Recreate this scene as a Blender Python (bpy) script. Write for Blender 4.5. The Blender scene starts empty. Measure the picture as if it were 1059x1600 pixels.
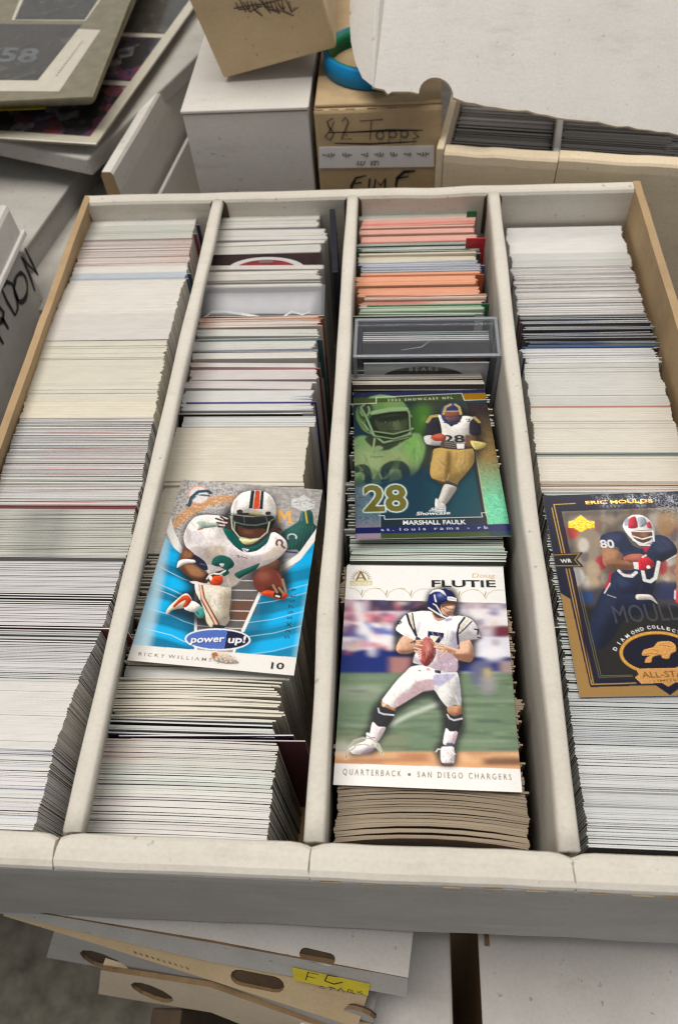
import bpy, math, random
import numpy as np
from mathutils import Vector, Matrix
from mathutils.geometry import tessellate_polygon

random.seed(11)
rng = np.random.default_rng(11)
sc = bpy.context.scene

# ------------------------------------------------------------------ camera
# everything below is laid out in millimetres: X right, Y away, Z up, z = 0 is the rim of the card box
FPX = 1155.0                                   # focal length in photo pixels (1059 x 1600)
CAM = np.array([23.73, -42.32, 242.42])
EUL = (0.5973, 0.0573, 0.0459)
FLOOR = -780.0                                 # the floor below the rim
Z0 = -FLOOR * .001


def W(p):
    return (p[0] * .001, p[1] * .001, p[2] * .001 + Z0)


def rot(a, b, c):
    ca, sa, cb, sb, cc, s_c = math.cos(a), math.sin(a), math.cos(b), math.sin(b), math.cos(c), math.sin(c)
    rx = np.array([[1, 0, 0], [0, ca, -sa], [0, sa, ca]])
    ry = np.array([[cb, 0, sb], [0, 1, 0], [-sb, 0, cb]])
    rz = np.array([[cc, -s_c, 0], [s_c, cc, 0], [0, 0, 1]])
    return rz @ ry @ rx


RC = rot(*EUL)
cd = bpy.data.cameras.new('camera')
cam = bpy.data.objects.new('camera', cd)
sc.collection.objects.link(cam)
cam.location = W(CAM)
cam.rotation_euler = EUL
cd.sensor_fit = 'VERTICAL'
cd.sensor_height = 36.0
cd.lens = 36.0 * FPX / 1600.0
cd.clip_start = 0.01
cd.clip_end = 50
cd.dof.use_dof = True
cd.dof.focus_distance = 0.290
cd.dof.aperture_fstop = 13.0
sc.camera = cam
sc.cycles.filter_width = 1.15

# ------------------------------------------------------------------ light: a room with ceiling panels
world = bpy.data.worlds.new('World')
sc.world = world
world.use_nodes = True
world.node_tree.nodes['Background'].inputs[0].default_value = (0.97, 0.97, 1.0, 1)
world.node_tree.nodes['Background'].inputs[1].default_value = 0.27


def ceiling_panel(name, loc, size, power, col, aim=None):
    l = bpy.data.lights.new(name, 'AREA')
    l.shape = 'RECTANGLE'
    l.size, l.size_y = size
    l.energy = power
    l.color = col
    o = bpy.data.objects.new(name, l)
    o.location = loc
    if aim is not None:
        o.rotation_euler = (Vector(aim) - Vector(loc)).to_track_quat('-Z', 'Y').to_euler()
    sc.collection.objects.link(o)


ceiling_panel('ceiling_light', (-0.30, 0.26, Z0 + 1.75), (1.3, 0.8), 29, (1, .945, .865))
ceiling_panel('ceiling_light', (1.0, 1.65, Z0 + 1.75), (1.2, 0.6), 16, (1, .945, .865))

sc.view_settings.view_transform = 'Standard'
sc.view_settings.look = 'None'
sc.view_settings.gamma = 1
sc.view_settings.use_curve_mapping = False
sc.view_settings.exposure = 0.12


# ------------------------------------------------------------------ pixel helpers (a pixel gives a direction, a plane the distance)
def ray(x, y):
    d = RC @ np.array([x - 529.5, 800.0 - y, -FPX])
    return d / np.linalg.norm(d)


def on(axis, x, y, val):
    d = ray(x, y)
    return CAM + d * ((val - CAM[axis]) / d[axis])


def onx(x, y, v): return on(0, x, y, v)
def ony(x, y, v): return on(1, x, y, v)
def onz(x, y, v): return on(2, x, y, v)


def pix(p):
    v = RC.T @ (np.array(p, float) - CAM)
    return 529.5 - FPX * v[0] / v[2], 800 + FPX * v[1] / v[2]


def y_at(ypx, xc, z):
    lo, hi = -60.0, 900.0
    for _ in range(40):
        m = (lo + hi) / 2
        if pix((xc, m, z))[1] > ypx: lo = m
        else: hi = m
    return lo


# ------------------------------------------------------------------ materials
def nodes_of(name):
    m = bpy.data.materials.new(name)
    m.use_nodes = True
    nt = m.node_tree
    return m, nt, nt.nodes['Principled BSDF']


def add(nt, kind, **kw):
    n = nt.nodes.new(kind)
    for k, v in kw.items():
        if k in n.inputs: n.inputs[k].default_value = v
        else: setattr(n, k, v)
    return n


def ramp(nt, fac, stops):
    r = nt.nodes.new('ShaderNodeValToRGB')
    els = r.color_ramp.elements
    while len(els) < len(stops): els.new(.5)
    for e, (p, c) in zip(els, stops):
        e.position = p
        e.color = (*c, 1)
    nt.links.new(fac, r.inputs[0])
    return r


def board(name, base, dark, stain, rough=.75, fibre=True, grime=.5):
    """cardboard: mottled liner with fibres, faint flutes, stains and scuffs"""
    m, nt, b = nodes_of(name)
    tc = add(nt, 'ShaderNodeTexCoord')
    n1 = add(nt, 'ShaderNodeTexNoise', Scale=38.0, Detail=6.0, Roughness=.62)
    n2 = add(nt, 'ShaderNodeTexNoise', Scale=9.0, Detail=5.0, Roughness=.6)
    n3 = add(nt, 'ShaderNodeTexNoise', Scale=700.0, Detail=3.0)
    for n in (n1, n2, n3): nt.links.new(tc.outputs['Object'], n.inputs['Vector'])
    r1 = ramp(nt, n1.outputs['Fac'], [(.3, dark), (.62, base)])
    mx = add(nt, 'ShaderNodeMix', data_type='RGBA')
    r2 = ramp(nt, n2.outputs['Fac'], [(.52, (0, 0, 0)), (.78, (grime,) * 3)])
    nt.links.new(r2.outputs[0], mx.inputs[0])
    nt.links.new(r1.outputs[0], mx.inputs[6])
    mx.inputs[7].default_value = (*stain, 1)
    m3 = add(nt, 'ShaderNodeMix', data_type='RGBA', blend_type='MULTIPLY')
    r3 = ramp(nt, n3.outputs['Fac'], [(.3, (.93,) * 3), (.6, (1.0,) * 3)])
    m3.inputs[0].default_value = 1
    nt.links.new(mx.outputs[2], m3.inputs[6])
    nt.links.new(r3.outputs[0], m3.inputs[7])
    # specks, fibres and rubbed patches
    n4 = add(nt, 'ShaderNodeTexNoise', Scale=260.0, Detail=2.0)
    n5 = add(nt, 'ShaderNodeTexNoise', Scale=60.0, Detail=7.0, Roughness=.75)
    mp = add(nt, 'ShaderNodeMapping')
    mp.inputs['Scale'].default_value = (.35, 1, 1.8)
    nt.links.new(tc.outputs['Object'], n4.inputs['Vector'])
    nt.links.new(tc.outputs['Object'], mp.inputs[0])
    nt.links.new(mp.outputs[0], n5.inputs['Vector'])
    r4 = ramp(nt, n4.outputs['Fac'], [(.70, (0, 0, 0)), (.76, (.65,) * 3)])
    m4 = add(nt, 'ShaderNodeMix', data_type='RGBA')
    nt.links.new(r4.outputs[0], m4.inputs[0])
    nt.links.new(m3.outputs[2], m4.inputs[6])
    m4.inputs[7].default_value = (*(c * .55 for c in stain), 1)
    r5 = ramp(nt, n5.outputs['Fac'], [(.32, (.90, .885, .86)), (.46, (1, 1, 1)), (.62, (1, 1, 1)), (.72, (1.04, 1.04, 1.04))])
    m5 = add(nt, 'ShaderNodeMix', data_type='RGBA', blend_type='MULTIPLY')
    m5.inputs[0].default_value = 1
    nt.links.new(m4.outputs[2], m5.inputs[6])
    nt.links.new(r5.outputs[0], m5.inputs[7])
    nt.links.new(m5.outputs[2], b.inputs['Base Color'])
    b.inputs['Roughness'].default_value = rough
    bp = add(nt, 'ShaderNodeBump', Strength=.30, Distance=.0006)
    ad = add(nt, 'ShaderNodeMath', operation='MULTIPLY_ADD')
    nt.links.new(n3.outputs['Fac'], ad.inputs[0])
    ad.inputs[1].default_value = .4
    nt.links.new(n5.outputs['Fac'], ad.inputs[2])
    nt.links.new(ad.outputs[0], bp.inputs['Height'])
    nt.links.new(bp.outputs[0], b.inputs['Normal'])
    return m


def flat(name, col, rough=.6, metal=0, noise=.15, scale=120.0):
    m, nt, b = nodes_of(name)
    tc = add(nt, 'ShaderNodeTexCoord')
    n = add(nt, 'ShaderNodeTexNoise', Scale=scale, Detail=4.0)
    nt.links.new(tc.outputs['Object'], n.inputs['Vector'])
    r = ramp(nt, n.outputs['Fac'], [(.3, tuple(c * (1 - noise) for c in col)), (.7, tuple(min(1, c * (1 + noise)) for c in col))])
    nt.links.new(r.outputs[0], b.inputs['Base Color'])
    b.inputs['Roughness'].default_value = rough
    b.inputs['Metallic'].default_value = metal
    b.inputs['Specular IOR Level'].default_value = .28
    return m


def clear(name, tint, trans=.86, rough=.12):
    """thin clear plastic: mostly see-through, with a fresnel sheen"""
    m, nt, b = nodes_of(name)
    out = nt.nodes['Material Output']
    t = add(nt, 'ShaderNodeBsdfTransparent', Color=(*tint, 1))
    g = add(nt, 'ShaderNodeBsdfGlossy', Color=(.9, .92, .95, 1), Roughness=rough)
    d = add(nt, 'ShaderNodeBsdfDiffuse', Color=(.6, .62, .66, 1))
    lw = add(nt, 'ShaderNodeLayerWeight')
    pw = add(nt, 'ShaderNodeMath', operation='POWER')
    pw.inputs[1].default_value = 3.0
    nt.links.new(lw.outputs['Facing'], pw.inputs[0])
    f = add(nt, 'ShaderNodeMath', operation='MULTIPLY_ADD')
    f.inputs[1].default_value = .5
    f.inputs[2].default_value = .035
    nt.links.new(pw.outputs[0], f.inputs[0])
    m1 = add(nt, 'ShaderNodeMixShader')
    m2 = add(nt, 'ShaderNodeMixShader')
    m1.inputs[0].default_value = 1 - trans
    nt.links.new(t.outputs[0], m1.inputs[1])
    nt.links.new(d.outputs[0], m1.inputs[2])
    nt.links.new(f.outputs[0], m2.inputs[0])
    nt.links.new(m1.outputs[0], m2.inputs[1])
    nt.links.new(g.outputs[0], m2.inputs[2])
    nt.links.new(m2.outputs[0], out.inputs[0])
    return m


def stock(name, rough):
    """card stock: the colour of each edge and face is stored with the card"""
    m, nt, b = nodes_of(name)
    a = add(nt, 'ShaderNodeAttribute', attribute_name='Col')
    tc = add(nt, 'ShaderNodeTexCoord')
    n = add(nt, 'ShaderNodeTexNoise', Scale=420.0, Detail=3.0)
    mp = add(nt, 'ShaderNodeMapping')
    mp.inputs['Scale'].default_value = (.25, 1, 1)
    nt.links.new(tc.outputs['Object'], mp.inputs[0])
    nt.links.new(mp.outputs[0], n.inputs['Vector'])
    r = ramp(nt, n.outputs['Fac'], [(.3, (.93,) * 3), (.65, (1.0,) * 3)])
    mx = add(nt, 'ShaderNodeMix', data_type='RGBA', blend_type='MULTIPLY')
    mx.inputs[0].default_value = 1
    nt.links.new(a.outputs['Color'], mx.inputs[6])
    nt.links.new(r.outputs[0], mx.inputs[7])
    nt.links.new(mx.outputs[2], b.inputs['Base Color'])
    b.inputs['Roughness'].default_value = rough
    return m


def printed(name, rough, coat):
    """glossy print; the Foil attribute turns the stamped areas into metal leaf"""
    m, nt, b = nodes_of(name)
    a = add(nt, 'ShaderNodeAttribute', attribute_name='Col')
    f = add(nt, 'ShaderNodeAttribute', attribute_name='Foil')
    nt.links.new(a.outputs['Color'], b.inputs['Base Color'])
    nt.links.new(f.outputs['Fac'], b.inputs['Metallic'])
    b.inputs['Roughness'].default_value = rough
    b.inputs['Coat Weight'].default_value = coat
    b.inputs['Specular IOR Level'].default_value = .22
    b.inputs['Coat Roughness'].default_value = .12
    tc = add(nt, 'ShaderNodeTexCoord')
    n = add(nt, 'ShaderNodeTexNoise', Scale=1400.0, Detail=2.0)
    nt.links.new(tc.outputs['Object'], n.inputs['Vector'])
    ml = add(nt, 'ShaderNodeMath', operation='MULTIPLY')
    nt.links.new(n.outputs['Fac'], ml.inputs[0])
    nt.links.new(f.outputs['Fac'], ml.inputs[1])
    bp = add(nt, 'ShaderNodeBump', Strength=.22, Distance=.0002)
    nt.links.new(ml.outputs[0], bp.inputs['Height'])
    nt.links.new(bp.outputs[0], b.inputs['Normal'])
    return m


MAT = {
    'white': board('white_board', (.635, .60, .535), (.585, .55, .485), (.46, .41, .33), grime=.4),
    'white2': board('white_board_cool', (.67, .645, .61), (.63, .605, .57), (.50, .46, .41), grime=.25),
    'white3': board('white_board_shaded', (.46, .445, .415), (.40, .385, .36), (.29, .27, .24), grime=.5),  # white board with the shade at the left and below put into its colour
    'kraft': board('kraft_board', (.42, .29, .155), (.34, .23, .12), (.25, .16, .08), grime=.4),
    'kraft2': board('kraft_board_pale', (.60, .455, .27), (.53, .395, .225), (.38, .27, .145), grime=.45),
    'kraft3': board('kraft_board_worn', (.50, .365, .205), (.42, .30, .165), (.28, .19, .10), grime=.6),
    'cream': board('cream_board', (.70, .585, .42), (.63, .525, .37), (.48, .38, .25), grime=.35),
    'rawedge': board('raw_board_edge', (.34, .22, .11), (.20, .12, .06), (.12, .07, .035), grime=.5),
    'floor': board('concrete', (.25, .23, .18), (.12, .108, .08), (.06, .052, .038), rough=.9, grime=.8),
    'slotdark': board('slot_inside', (.10, .06, .03), (.05, .03, .016), (.02, .012, .008)),  # dark brown board, doubling as the shade inside slots
    'table': flat('table_laminate', (.11, .105, .10), .6),
    'stock': stock('card_edges', .55),
    'print': printed('card_print', .26, .05),
    'cardback': flat('card_stock_white', (.74, .73, .70), .55, noise=.04),
    'ink': flat('marker_ink', (.022, .020, .020), .7, noise=.3),
    'pencil': flat('pencil_line', (.13, .10, .075), .8, noise=.3),
    'brownink': flat('faded_marker', (.10, .07, .045), .8, noise=.3),
    'paper': flat('paper_label', (.74, .72, .70), .8, noise=.06),
    'yellow': flat('yellow_label', (.62, .50, .03), .6, noise=.1),
    'blue': flat('blue_silicone', (.0, .20, .46), .42, noise=.06),
    'green': flat('green_silicone', (.0, .16, .075), .42, noise=.06),
    'clear': clear('clear_plastic', (.90, .915, .95), .955, .08),
    'sleeve': clear('soft_plastic', (.95, .95, .96), .84, .5),
    'page': clear('pocket_plastic', (.95, .94, .90), .985, .16),
    'pageedge': flat('page_edges', (.25, .225, .15), .5, noise=.2),
}
COL = sc.collection


# ------------------------------------------------------------------ object helpers
def tag(o, label=None, cat=None, group=None, kind=None):
    if label: o['label'] = label
    if cat: o['category'] = cat
    if group: o['group'] = group
    if kind: o['kind'] = kind
    return o


def thing(name, base, label, cat, group=None):
    o = bpy.data.objects.new(name, None)
    o.empty_display_size = .01
    o.location = W(base)
    COL.objects.link(o)
    return tag(o, label, cat, group)


def build(name, verts, faces, mats, parent=None, fmat=None, smooth=False, cols=None, bevel=0, base=None):
    """one mesh object from millimetre vertices; origin at its parent (or at its own base)"""
    v = np.array(verts, float)
    if parent is not None:
        org = np.array(parent['_base'] if '_base' in parent else
                       [parent.location.x * 1000, parent.location.y * 1000, (parent.location.z - Z0) * 1000])
    else:
        org = np.array(base if base is not None else [v[:, 0].mean(), v[:, 1].mean(), v[:, 2].min()])
    me = bpy.data.meshes.new(name)
    me.from_pydata(((v - org) * .001).tolist(), [], faces)
    for m in (mats if isinstance(mats, (list, tuple)) else [mats]):
        me.materials.append(MAT[m])
    if fmat is not None: me.polygons.foreach_set('material_index', fmat)
    if smooth: me.polygons.foreach_set('use_smooth', [True] * len(me.polygons))
    if cols is not None:
        a = me.color_attributes.new('Col', 'FLOAT_COLOR', 'CORNER')
        c = np.ones((len(cols), 4), np.float32)
        c[:, :3] = cols
        a.data.foreach_set('color', c.ravel())
    me.update()
    o = bpy.data.objects.new(name, me)
    COL.objects.link(o)
    if parent is not None:
        o.parent = parent
        if parent.type == 'MESH': o['_p'] = 1
    else:
        o.location = W(org)
    if bevel:
        md = o.modifiers.new('soft_edges', 'BEVEL')
        md.width = bevel * .001
        md.segments = 2
        md.limit_method = 'ANGLE'
    return o


def base_of(o):
    m = o
    v = np.zeros(3)
    while m is not None:
        v += np.array(m.location) * 1000
        m = m.parent
    v[2] -= Z0 * 1000
    return v


def sub(name, verts, faces, mats, parent, **kw):
    """a part below a mesh part (third level)"""
    parent['_base'] = list(base_of(parent))
    o = build(name, verts, faces, mats, parent, **kw)
    del parent['_base']
    if '_p' in o: del o['_p']
    return o


def boxv(x0, x1, y0, y1, z0, z1):
    v = [(x, y, z) for z in (z0, z1) for y in (y0, y1) for x in (x0, x1)]
    f = [(0, 2, 3, 1), (4, 5, 7, 6), (0, 1, 5, 4), (2, 6, 7, 3), (0, 4, 6, 2), (1, 3, 7, 5)]
    return v, f


def frame(o, ax, ay):
    """right-handed frame from an origin and two directions"""
    ax = np.array(ax, float); ax /= np.linalg.norm(ax)
    ay = np.array(ay, float); ay -= ax * (ay @ ax); ay /= np.linalg.norm(ay)
    return np.array(o, float), ax, ay, np.cross(ax, ay)


def panel(name, fr, outer, holes, t, mats, parent=None, edge=1, subpart=False, **kw):
    """flat board of thickness t below the frame plane, with real holes; cut edges take the 2nd material"""
    o, ax, ay, n = fr
    loops = [outer] + list(holes)
    flatp = [p for l in loops for p in l]
    tris = tessellate_polygon([[Vector((p[0], p[1], 0)) for p in l] for l in loops])
    N = len(flatp)
    V = [o + ax * p[0] + ay * p[1] for p in flatp] + [o + ax * p[0] + ay * p[1] - n * t for p in flatp]
    F, M = [], []
    for a, b, c in tris:
        A, B, C = (flatp[i] for i in (a, b, c))
        s = (B[0] - A[0]) * (C[1] - A[1]) - (B[1] - A[1]) * (C[0] - A[0])
        if s < 0: b, c = c, b
        F += [(a, b, c), (a + N, c + N, b + N)]
        M += [0, 0]
    k = 0
    for li, l in enumerate(loops):
        ar = sum(l[i][0] * l[(i + 1) % len(l)][1] - l[(i + 1) % len(l)][0] * l[i][1] for i in range(len(l)))
        for i in range(len(l)):
            a, b = k + i, k + (i + 1) % len(l)
            if (ar > 0) == (li == 0): F.append((a, a + N, b + N, b))
            else: F.append((b, b + N, a + N, a))
            M.append(edge)
        k += len(l)
    return (sub if subpart else build)(name, V, F, mats, parent, fmat=M, **kw)


def torn(p, q, n, amp):
    """points from p to q (q left out) along a slightly uneven cut"""
    p, q = np.array(p, float), np.array(q, float)
    d = q - p
    nn = np.array([-d[1], d[0]]) / (np.linalg.norm(d) + 1e-9)
    out = [tuple(p)]
    for i in range(1, n):
        out.append(tuple(p + d * i / n + nn * rng.normal(0, amp)))
    return out


def slot(cx, cy, w, h, a=0, n=6):
    pts = []
    r = h / 2
    for s, a0 in ((1, -90), (-1, 90)):
        for i in range(n + 1):
            t = math.radians(a0 + 180 * i / n)
            pts.append((s * (w / 2 - r) + r * math.cos(t), r * math.sin(t)))
    c, s_ = math.cos(a), math.sin(a)
    return [(cx + x * c - y * s_, cy + x * s_ + y * c) for x, y in pts]


def ribbon(name, strokes, fr, w, mat, parent, lift=.35, subpart=False):
    """pen strokes: thin flat ribbons lying on a face"""
    o, ax, ay, n = fr
    V, F = [], []
    for s in strokes:
        s = [np.array(p, float) for p in s]
        k = len(V)
        for i, p in enumerate(s):
            d = s[min(i + 1, len(s) - 1)] - s[max(i - 1, 0)]
            q = np.array([-d[1], d[0]]) / (np.linalg.norm(d) + 1e-9) * w / 2 * (1 if 0 < i < len(s) - 1 else .6) * rng.uniform(.7, 1.35)
            for g in (p + q, p - q):
                V.append(o + ax * g[0] + ay * g[1] + n * lift)
        for i in range(len(s) - 1):
            F.append((k + 2 * i, k + 2 * i + 1, k + 2 * i + 3, k + 2 * i + 2))
    return (sub if subpart else build)(name, V, F, mat, parent)


def tess_text(body, bold=0.0):
    """outline of a text as triangles in a unit box: x 0..1 along the text, y in cap heights"""
    cu = bpy.data.curves.new('t', 'FONT')
    cu.body = body
    cu.offset = bold
    cu.resolution_u = 3
    ob = bpy.data.objects.new('t', cu)
    COL.objects.link(ob)
    dg = bpy.context.evaluated_depsgraph_get()
    me = ob.evaluated_get(dg).to_mesh()
    v = np.array([x.co[:2] for x in me.vertices])
    me.calc_loop_triangles()
    t = np.array([x.vertices[:] for x in me.loop_triangles])
    ob.evaluated_get(dg).to_mesh_clear()
    bpy.data.objects.remove(ob)
    bpy.data.curves.remove(cu)
    cap = .73
    v[:, 0] -= v[:, 0].min()
    v[:, 0] /= v[:, 0].max()
    v[:, 1] /= cap
    return v, t


# ------------------------------------------------------------------ the setting
v, f = boxv(-2500, 2500, -2000, 3000, FLOOR - 40, FLOOR)
tag(build('floor', v, f, 'floor', base=(0, 0, FLOOR)), kind='structure')
v, f = boxv(-900, 900, 18, 1000, -140, -113.2)
tag(build('table', v, f, 'table', base=(0, 500, -140), bevel=3),
    'dark table top carrying the card box and the boxes behind it', 'table')


def loft(name, secs, mats, parent, fm=None, **kw):
    """skin through closed cross-sections, capped at both ends"""
    k = len(secs[0])
    V = [p for s in secs for p in s]
    F, M = [], []
    for i in range(len(secs) - 1):
        for j in range(k):
            F.append((i * k + j, i * k + (j + 1) % k, (i + 1) * k + (j + 1) % k, (i + 1) * k + j))
            M.append(fm[j] if fm else 0)
    F += [tuple(range(k))[::-1], tuple(range((len(secs) - 1) * k, len(secs) * k))]
    M += [max(fm) if fm else 0] * 2
    return build(name, V, F, mats, parent, fmat=M, **kw)


def wob(n, amp, step=4):
    """smooth random wobble"""
    c = rng.normal(0, amp, n // step + 3)
    x = np.linspace(0, len(c) - 1.001, n)
    i = x.astype(int)
    fr_ = x - i
    fr_ = fr_ * fr_ * (3 - 2 * fr_)
    return c[i] * (1 - fr_) + c[i + 1] * fr_


BOX = thing('storage_box', (0, 165, -113), 'open white four row cardboard box packed with trading cards', 'storage box')
v, f = boxv(-158, 160, -8, 342, -113, -110.4)
build('bottom_panel', v, f, 'kraft', BOX)

# back wall, folded double, rounded at the top
n = 50
w1, w2 = wob(n, .20), wob(n, .35)
secs = []
for i, x in enumerate(np.linspace(-153.5, 155.5, n)):
    pr = [(336.2, -110), (336.4, -8), (336.0, -2.4), (336.8, -.9), (338.2, -.3), (342.2, -.2), (343.6, -.9), (344.2, -2.6), (344.4, -110)]
    secs.append([(x, y + w2[i] * (.5 if z > -9 else 0), z + (w1[i] if z > -9 else 0)) for y, z in pr])
loft('back_wall', secs, ['white', 'rawedge'], BOX, [0] * 8 + [1], smooth=False)

# dividers, folded over with soft tops; the one between the first rows leans
for di, (xd, lean) in enumerate(((-76.6, 1), (-.1, 0), (77.4, 0))):
    n = 44
    wx, wz = wob(n, .30, 7), wob(n, .14, 3)
    pr = [(-2.4, -110.2), (-2.5, -30), (-2.6, -14), (-3.1, -6), (-3.3, -3.0), (-3.0, -1.0), (-2.3, -.3), (0, -.05),
          (2.3, -.3), (3.0, -1.0), (3.3, -3.0), (3.1, -6), (2.6, -14), (2.5, -30), (2.4, -110.2)]
    secs = []
    for i, y in enumerate(np.linspace(.9, 336.4, n)):
        bulge = 1.0 + .05 * math.sin(i * .7 + di)
        row = []
        for x, z in pr:
            off = -lean * (.30 * min(-z, 24) if z < -3 else 0)
            zz = z + (wz[i] if z > -8 else 0)
            row.append((xd + x * bulge + off + wx[i], y, zz))
        secs.append(row)
    loft('divider', secs, 'white', BOX, smooth=True)
    # dark plate on the back wall, standing in for the shaded slot around it
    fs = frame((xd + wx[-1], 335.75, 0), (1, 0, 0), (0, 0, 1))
    panel('divider_slot_shade', fs, [(-4.9, -26), (4.9, -26)] + [(4.9 * math.cos(math.radians(t)), -4.6 + 4.4 * math.sin(math.radians(t))) for t in range(0, 181, 15)], [], .25, ['slotdark', 'slotdark'], BOX)

# side walls: bare brown board inside and along the cut edge
n = 40
ys = np.linspace(343.0, -8, n)
w1, w2 = wob(n, .3, 5), wob(n, .2, 1)
secs = []
for i, y in enumerate(ys):
    xo = np.interp(y, [-8, 100, 155, 228, 298, 343], [-153.5, -151.2, -151.0, -153.0, -154.6, -155.4]) + w1[i] * .5
    low = np.interp(y, [-8, 60, 155, 330, 343], [1.4, 1.1, .9, .9, .15])
    secs.append([(xo, y, w2[i]), (xo + 3.6, y, w2[i] * .7 - .2), (xo + 1.5, y, -8), (xo - 1.0 * low, y, -30),
                 (xo - .5, y, -110), (xo - 4.0, y, -110.2), (xo - 4.6 * low, y, -30), (xo - 2.2 * low, y, -8)])
loft('side_wall', secs, ['white2', 'kraft'], BOX, [1, 1, 1, 1, 1, 0, 0, 0])
w1, w2 = wob(n, .3, 5), wob(n, .22, 1)
secs = []
for i, y in enumerate(ys[::-1]):
    xo = 157.6 + w1[i] * .6
    secs.append([(xo - 4.0, y, w2[i] * .6), (xo, y, w2[i] - .2), (xo + .5, y, -30), (xo + .4, y, -110.2), (xo - 3.2, y, -110), (xo - 3.3, y, -30)])
loft('side_wall', secs, ['white2', 'kraft'], BOX, [1, 0, 0, 1, 1, 1])

# front wall: outer sheet, brown core, and the folded rim in four lengths that split at the dividers
secs = []
for i, x in enumerate(np.linspace(-166, 162, 60)):
    b = .5 * math.sin(i * .31) + .3 * math.sin(i * .83)
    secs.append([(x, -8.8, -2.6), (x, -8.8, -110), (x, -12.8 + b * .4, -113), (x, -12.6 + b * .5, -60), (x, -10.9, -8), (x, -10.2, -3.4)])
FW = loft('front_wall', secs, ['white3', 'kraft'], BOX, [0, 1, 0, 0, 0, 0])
MAT['core'] = MAT['slotdark']
v, f = boxv(-165, 161, -8.0, -.6, -109, -1.9)
build('front_core', v, f, 'core', BOX)
cracks = [-166, -79.9, -.7, 77.2, 162]
for k in range(4):
    x0, x1 = cracks[k] + (.24 if k else 0), cracks[k + 1] - (.24 if k < 3 else 0)
    jag0 = [rng.normal(0, .45) for _ in range(9)]
    jag1 = [rng.normal(0, .45) for _ in range(9)]
    n = 26
    w1, w2 = wob(n, .25, 4), wob(n, .20, 4)
    secs = []
    for i, x in enumerate(np.linspace(x0, x1, n)):
        d = min(x - x0, x1 - x)
        e = max(0, 1 - d / 5.5) ** 1.5
        pr = [(.6, -60), (.6 - 1.4 * e, -2.2), (.1 - 1.4 * e, -.9 - .4 * e), (-1.0 - 1.0 * e, -.2), (-4.2, .25), (-7.6, 0), (-9.3, -.9), (-10.0, -2.2), (-9.2, -3.0)]
        row = []
        for j, (y, z) in enumerate(pr):
            dx = 0
            if i == 0: dx = jag0[j] * (1 if k else 0)
            if i == n - 1: dx = jag1[j] * (1 if k < 3 else 0)
            row.append((x + dx * .5, y + w1[i] * .4, z + w2[i] * (.5 if z > -5 else 0)))
        secs.append(row)
    loft('rim_fold', secs, ['white', 'rawedge'], BOX, [0] * 9, smooth=False)
# torn perforation nicks along the fold
for px_ in (515, 578, 640, 706, 770, 838, 938, 1003, 1050):
    c = onz(px_, 1371 + (px_ - 515) * .036, -2)
    L = rng.uniform(2.6, 3.4)
    V = [(c[0] - L, -10.25, -2.9), (c[0] + L, -10.25, -3.0), (c[0] + L * .9, -10.5, -2.55), (c[0] - L * .9, -10.5, -2.5),
         (c[0] - L, -9.6, -3.6), (c[0] + L, -9.6, -3.6)]
    build('torn_nick', V, [(0, 1, 2, 3), (4, 5, 1, 0), (3, 2, 5, 4), (0, 3, 4), (1, 5, 2)], 'kraft' if rng.random() < .5 else 'kraft2', BOX)

# ------------------------------------------------------------------ loose cards: poses (centre, euler) recovered from their four corners
POSE = {
    'quarterback': ((36.04, 66.11, -20.78), (-.0405, -.0154, -.0111)),
    'runner': ((-41.78, 106.35, -18.57), (-.0559, .0365, -.0588)),
    'foil': ((37.9, 164.29, -19.18), (-.0837, .0209, .0481)),
    'receiver': ((120.9, 101.2, -19.6), (.0, -.004, .042)),
}
CW, CH = 63.5, 88.9


def over(x, y):
    """height of the loose card above a point (None when there is none)"""
    for c, e in POSE.values():
        r = rot(*e)
        n_ = r[:, 2]
        z = c[2] - (n_[0] * (x - c[0]) + n_[1] * (y - c[1])) / n_[2]
        q = r.T @ (np.array([x, y, z]) - np.array(c))
        if abs(q[0]) < CW / 2 + 1 and abs(q[1]) < CH / 2 + 1: return z
    return None


# ------------------------------------------------------------------ the rows of standing cards
WHT, CRM, GRY, GRN, BLU = (.72, .70, .655), (.70, .645, .52), (.60, .60, .60), (.57, .585, .53), (.50, .545, .60)
PNK, ORG, PCH = (.66, .575, .55), (.66, .20, .08), (.72, .46, .33)
DRK, NVY, MAR, BRN = (.06, .057, .06), (.02, .03, .10), (.16, .03, .035), (.27, .205, .135)
SEG = 6


def card_geo(xc, yt, zt, w, h, t, lean, yaw, bow, roll, edge, front, back):
    V, F, Cc = [], [], []
    sl, cl = math.sin(lean), math.cos(lean)
    for i in range(SEG + 1):
        s = i / SEG * 2 - 1
        u = s * w / 2
        y0 = yt + u * math.tan(yaw) + bow * (1 - s * s)
        z0 = zt + u * math.tan(roll)
        V += [(xc + u, y0, z0), (xc + u, y0 + t * cl, z0 - t * sl),
              (xc + u, y0 - h * sl, z0 - h * cl), (xc + u, y0 - h * sl + t * cl, z0 - h * cl - t * sl)]
    for i in range(SEG):
        a, b = 4 * i, 4 * i + 4
        F += [(a, b, b + 1, a + 1), (a + 2, b + 2, b, a), (a + 1, b + 1, b + 3, a + 3)]
        Cc += [edge[i], edge[i + 1], edge[i + 1], edge[i]] + [front] * 4 + [back] * 4
    e = 4 * SEG
    F += [(0, 1, 3, 2), (e + 1, e, e + 2, e + 3)]
    m = tuple(np.array(edge[0]) * .97)
    Cc += [m] * 8
    return V, F, Cc


CARDS = []          # every standing card: dict(geo=..., px=..., label, group)


def mixc(a, b, k): return tuple(a[i] * (1 - k) + b[i] * k for i in range(3))


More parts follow.
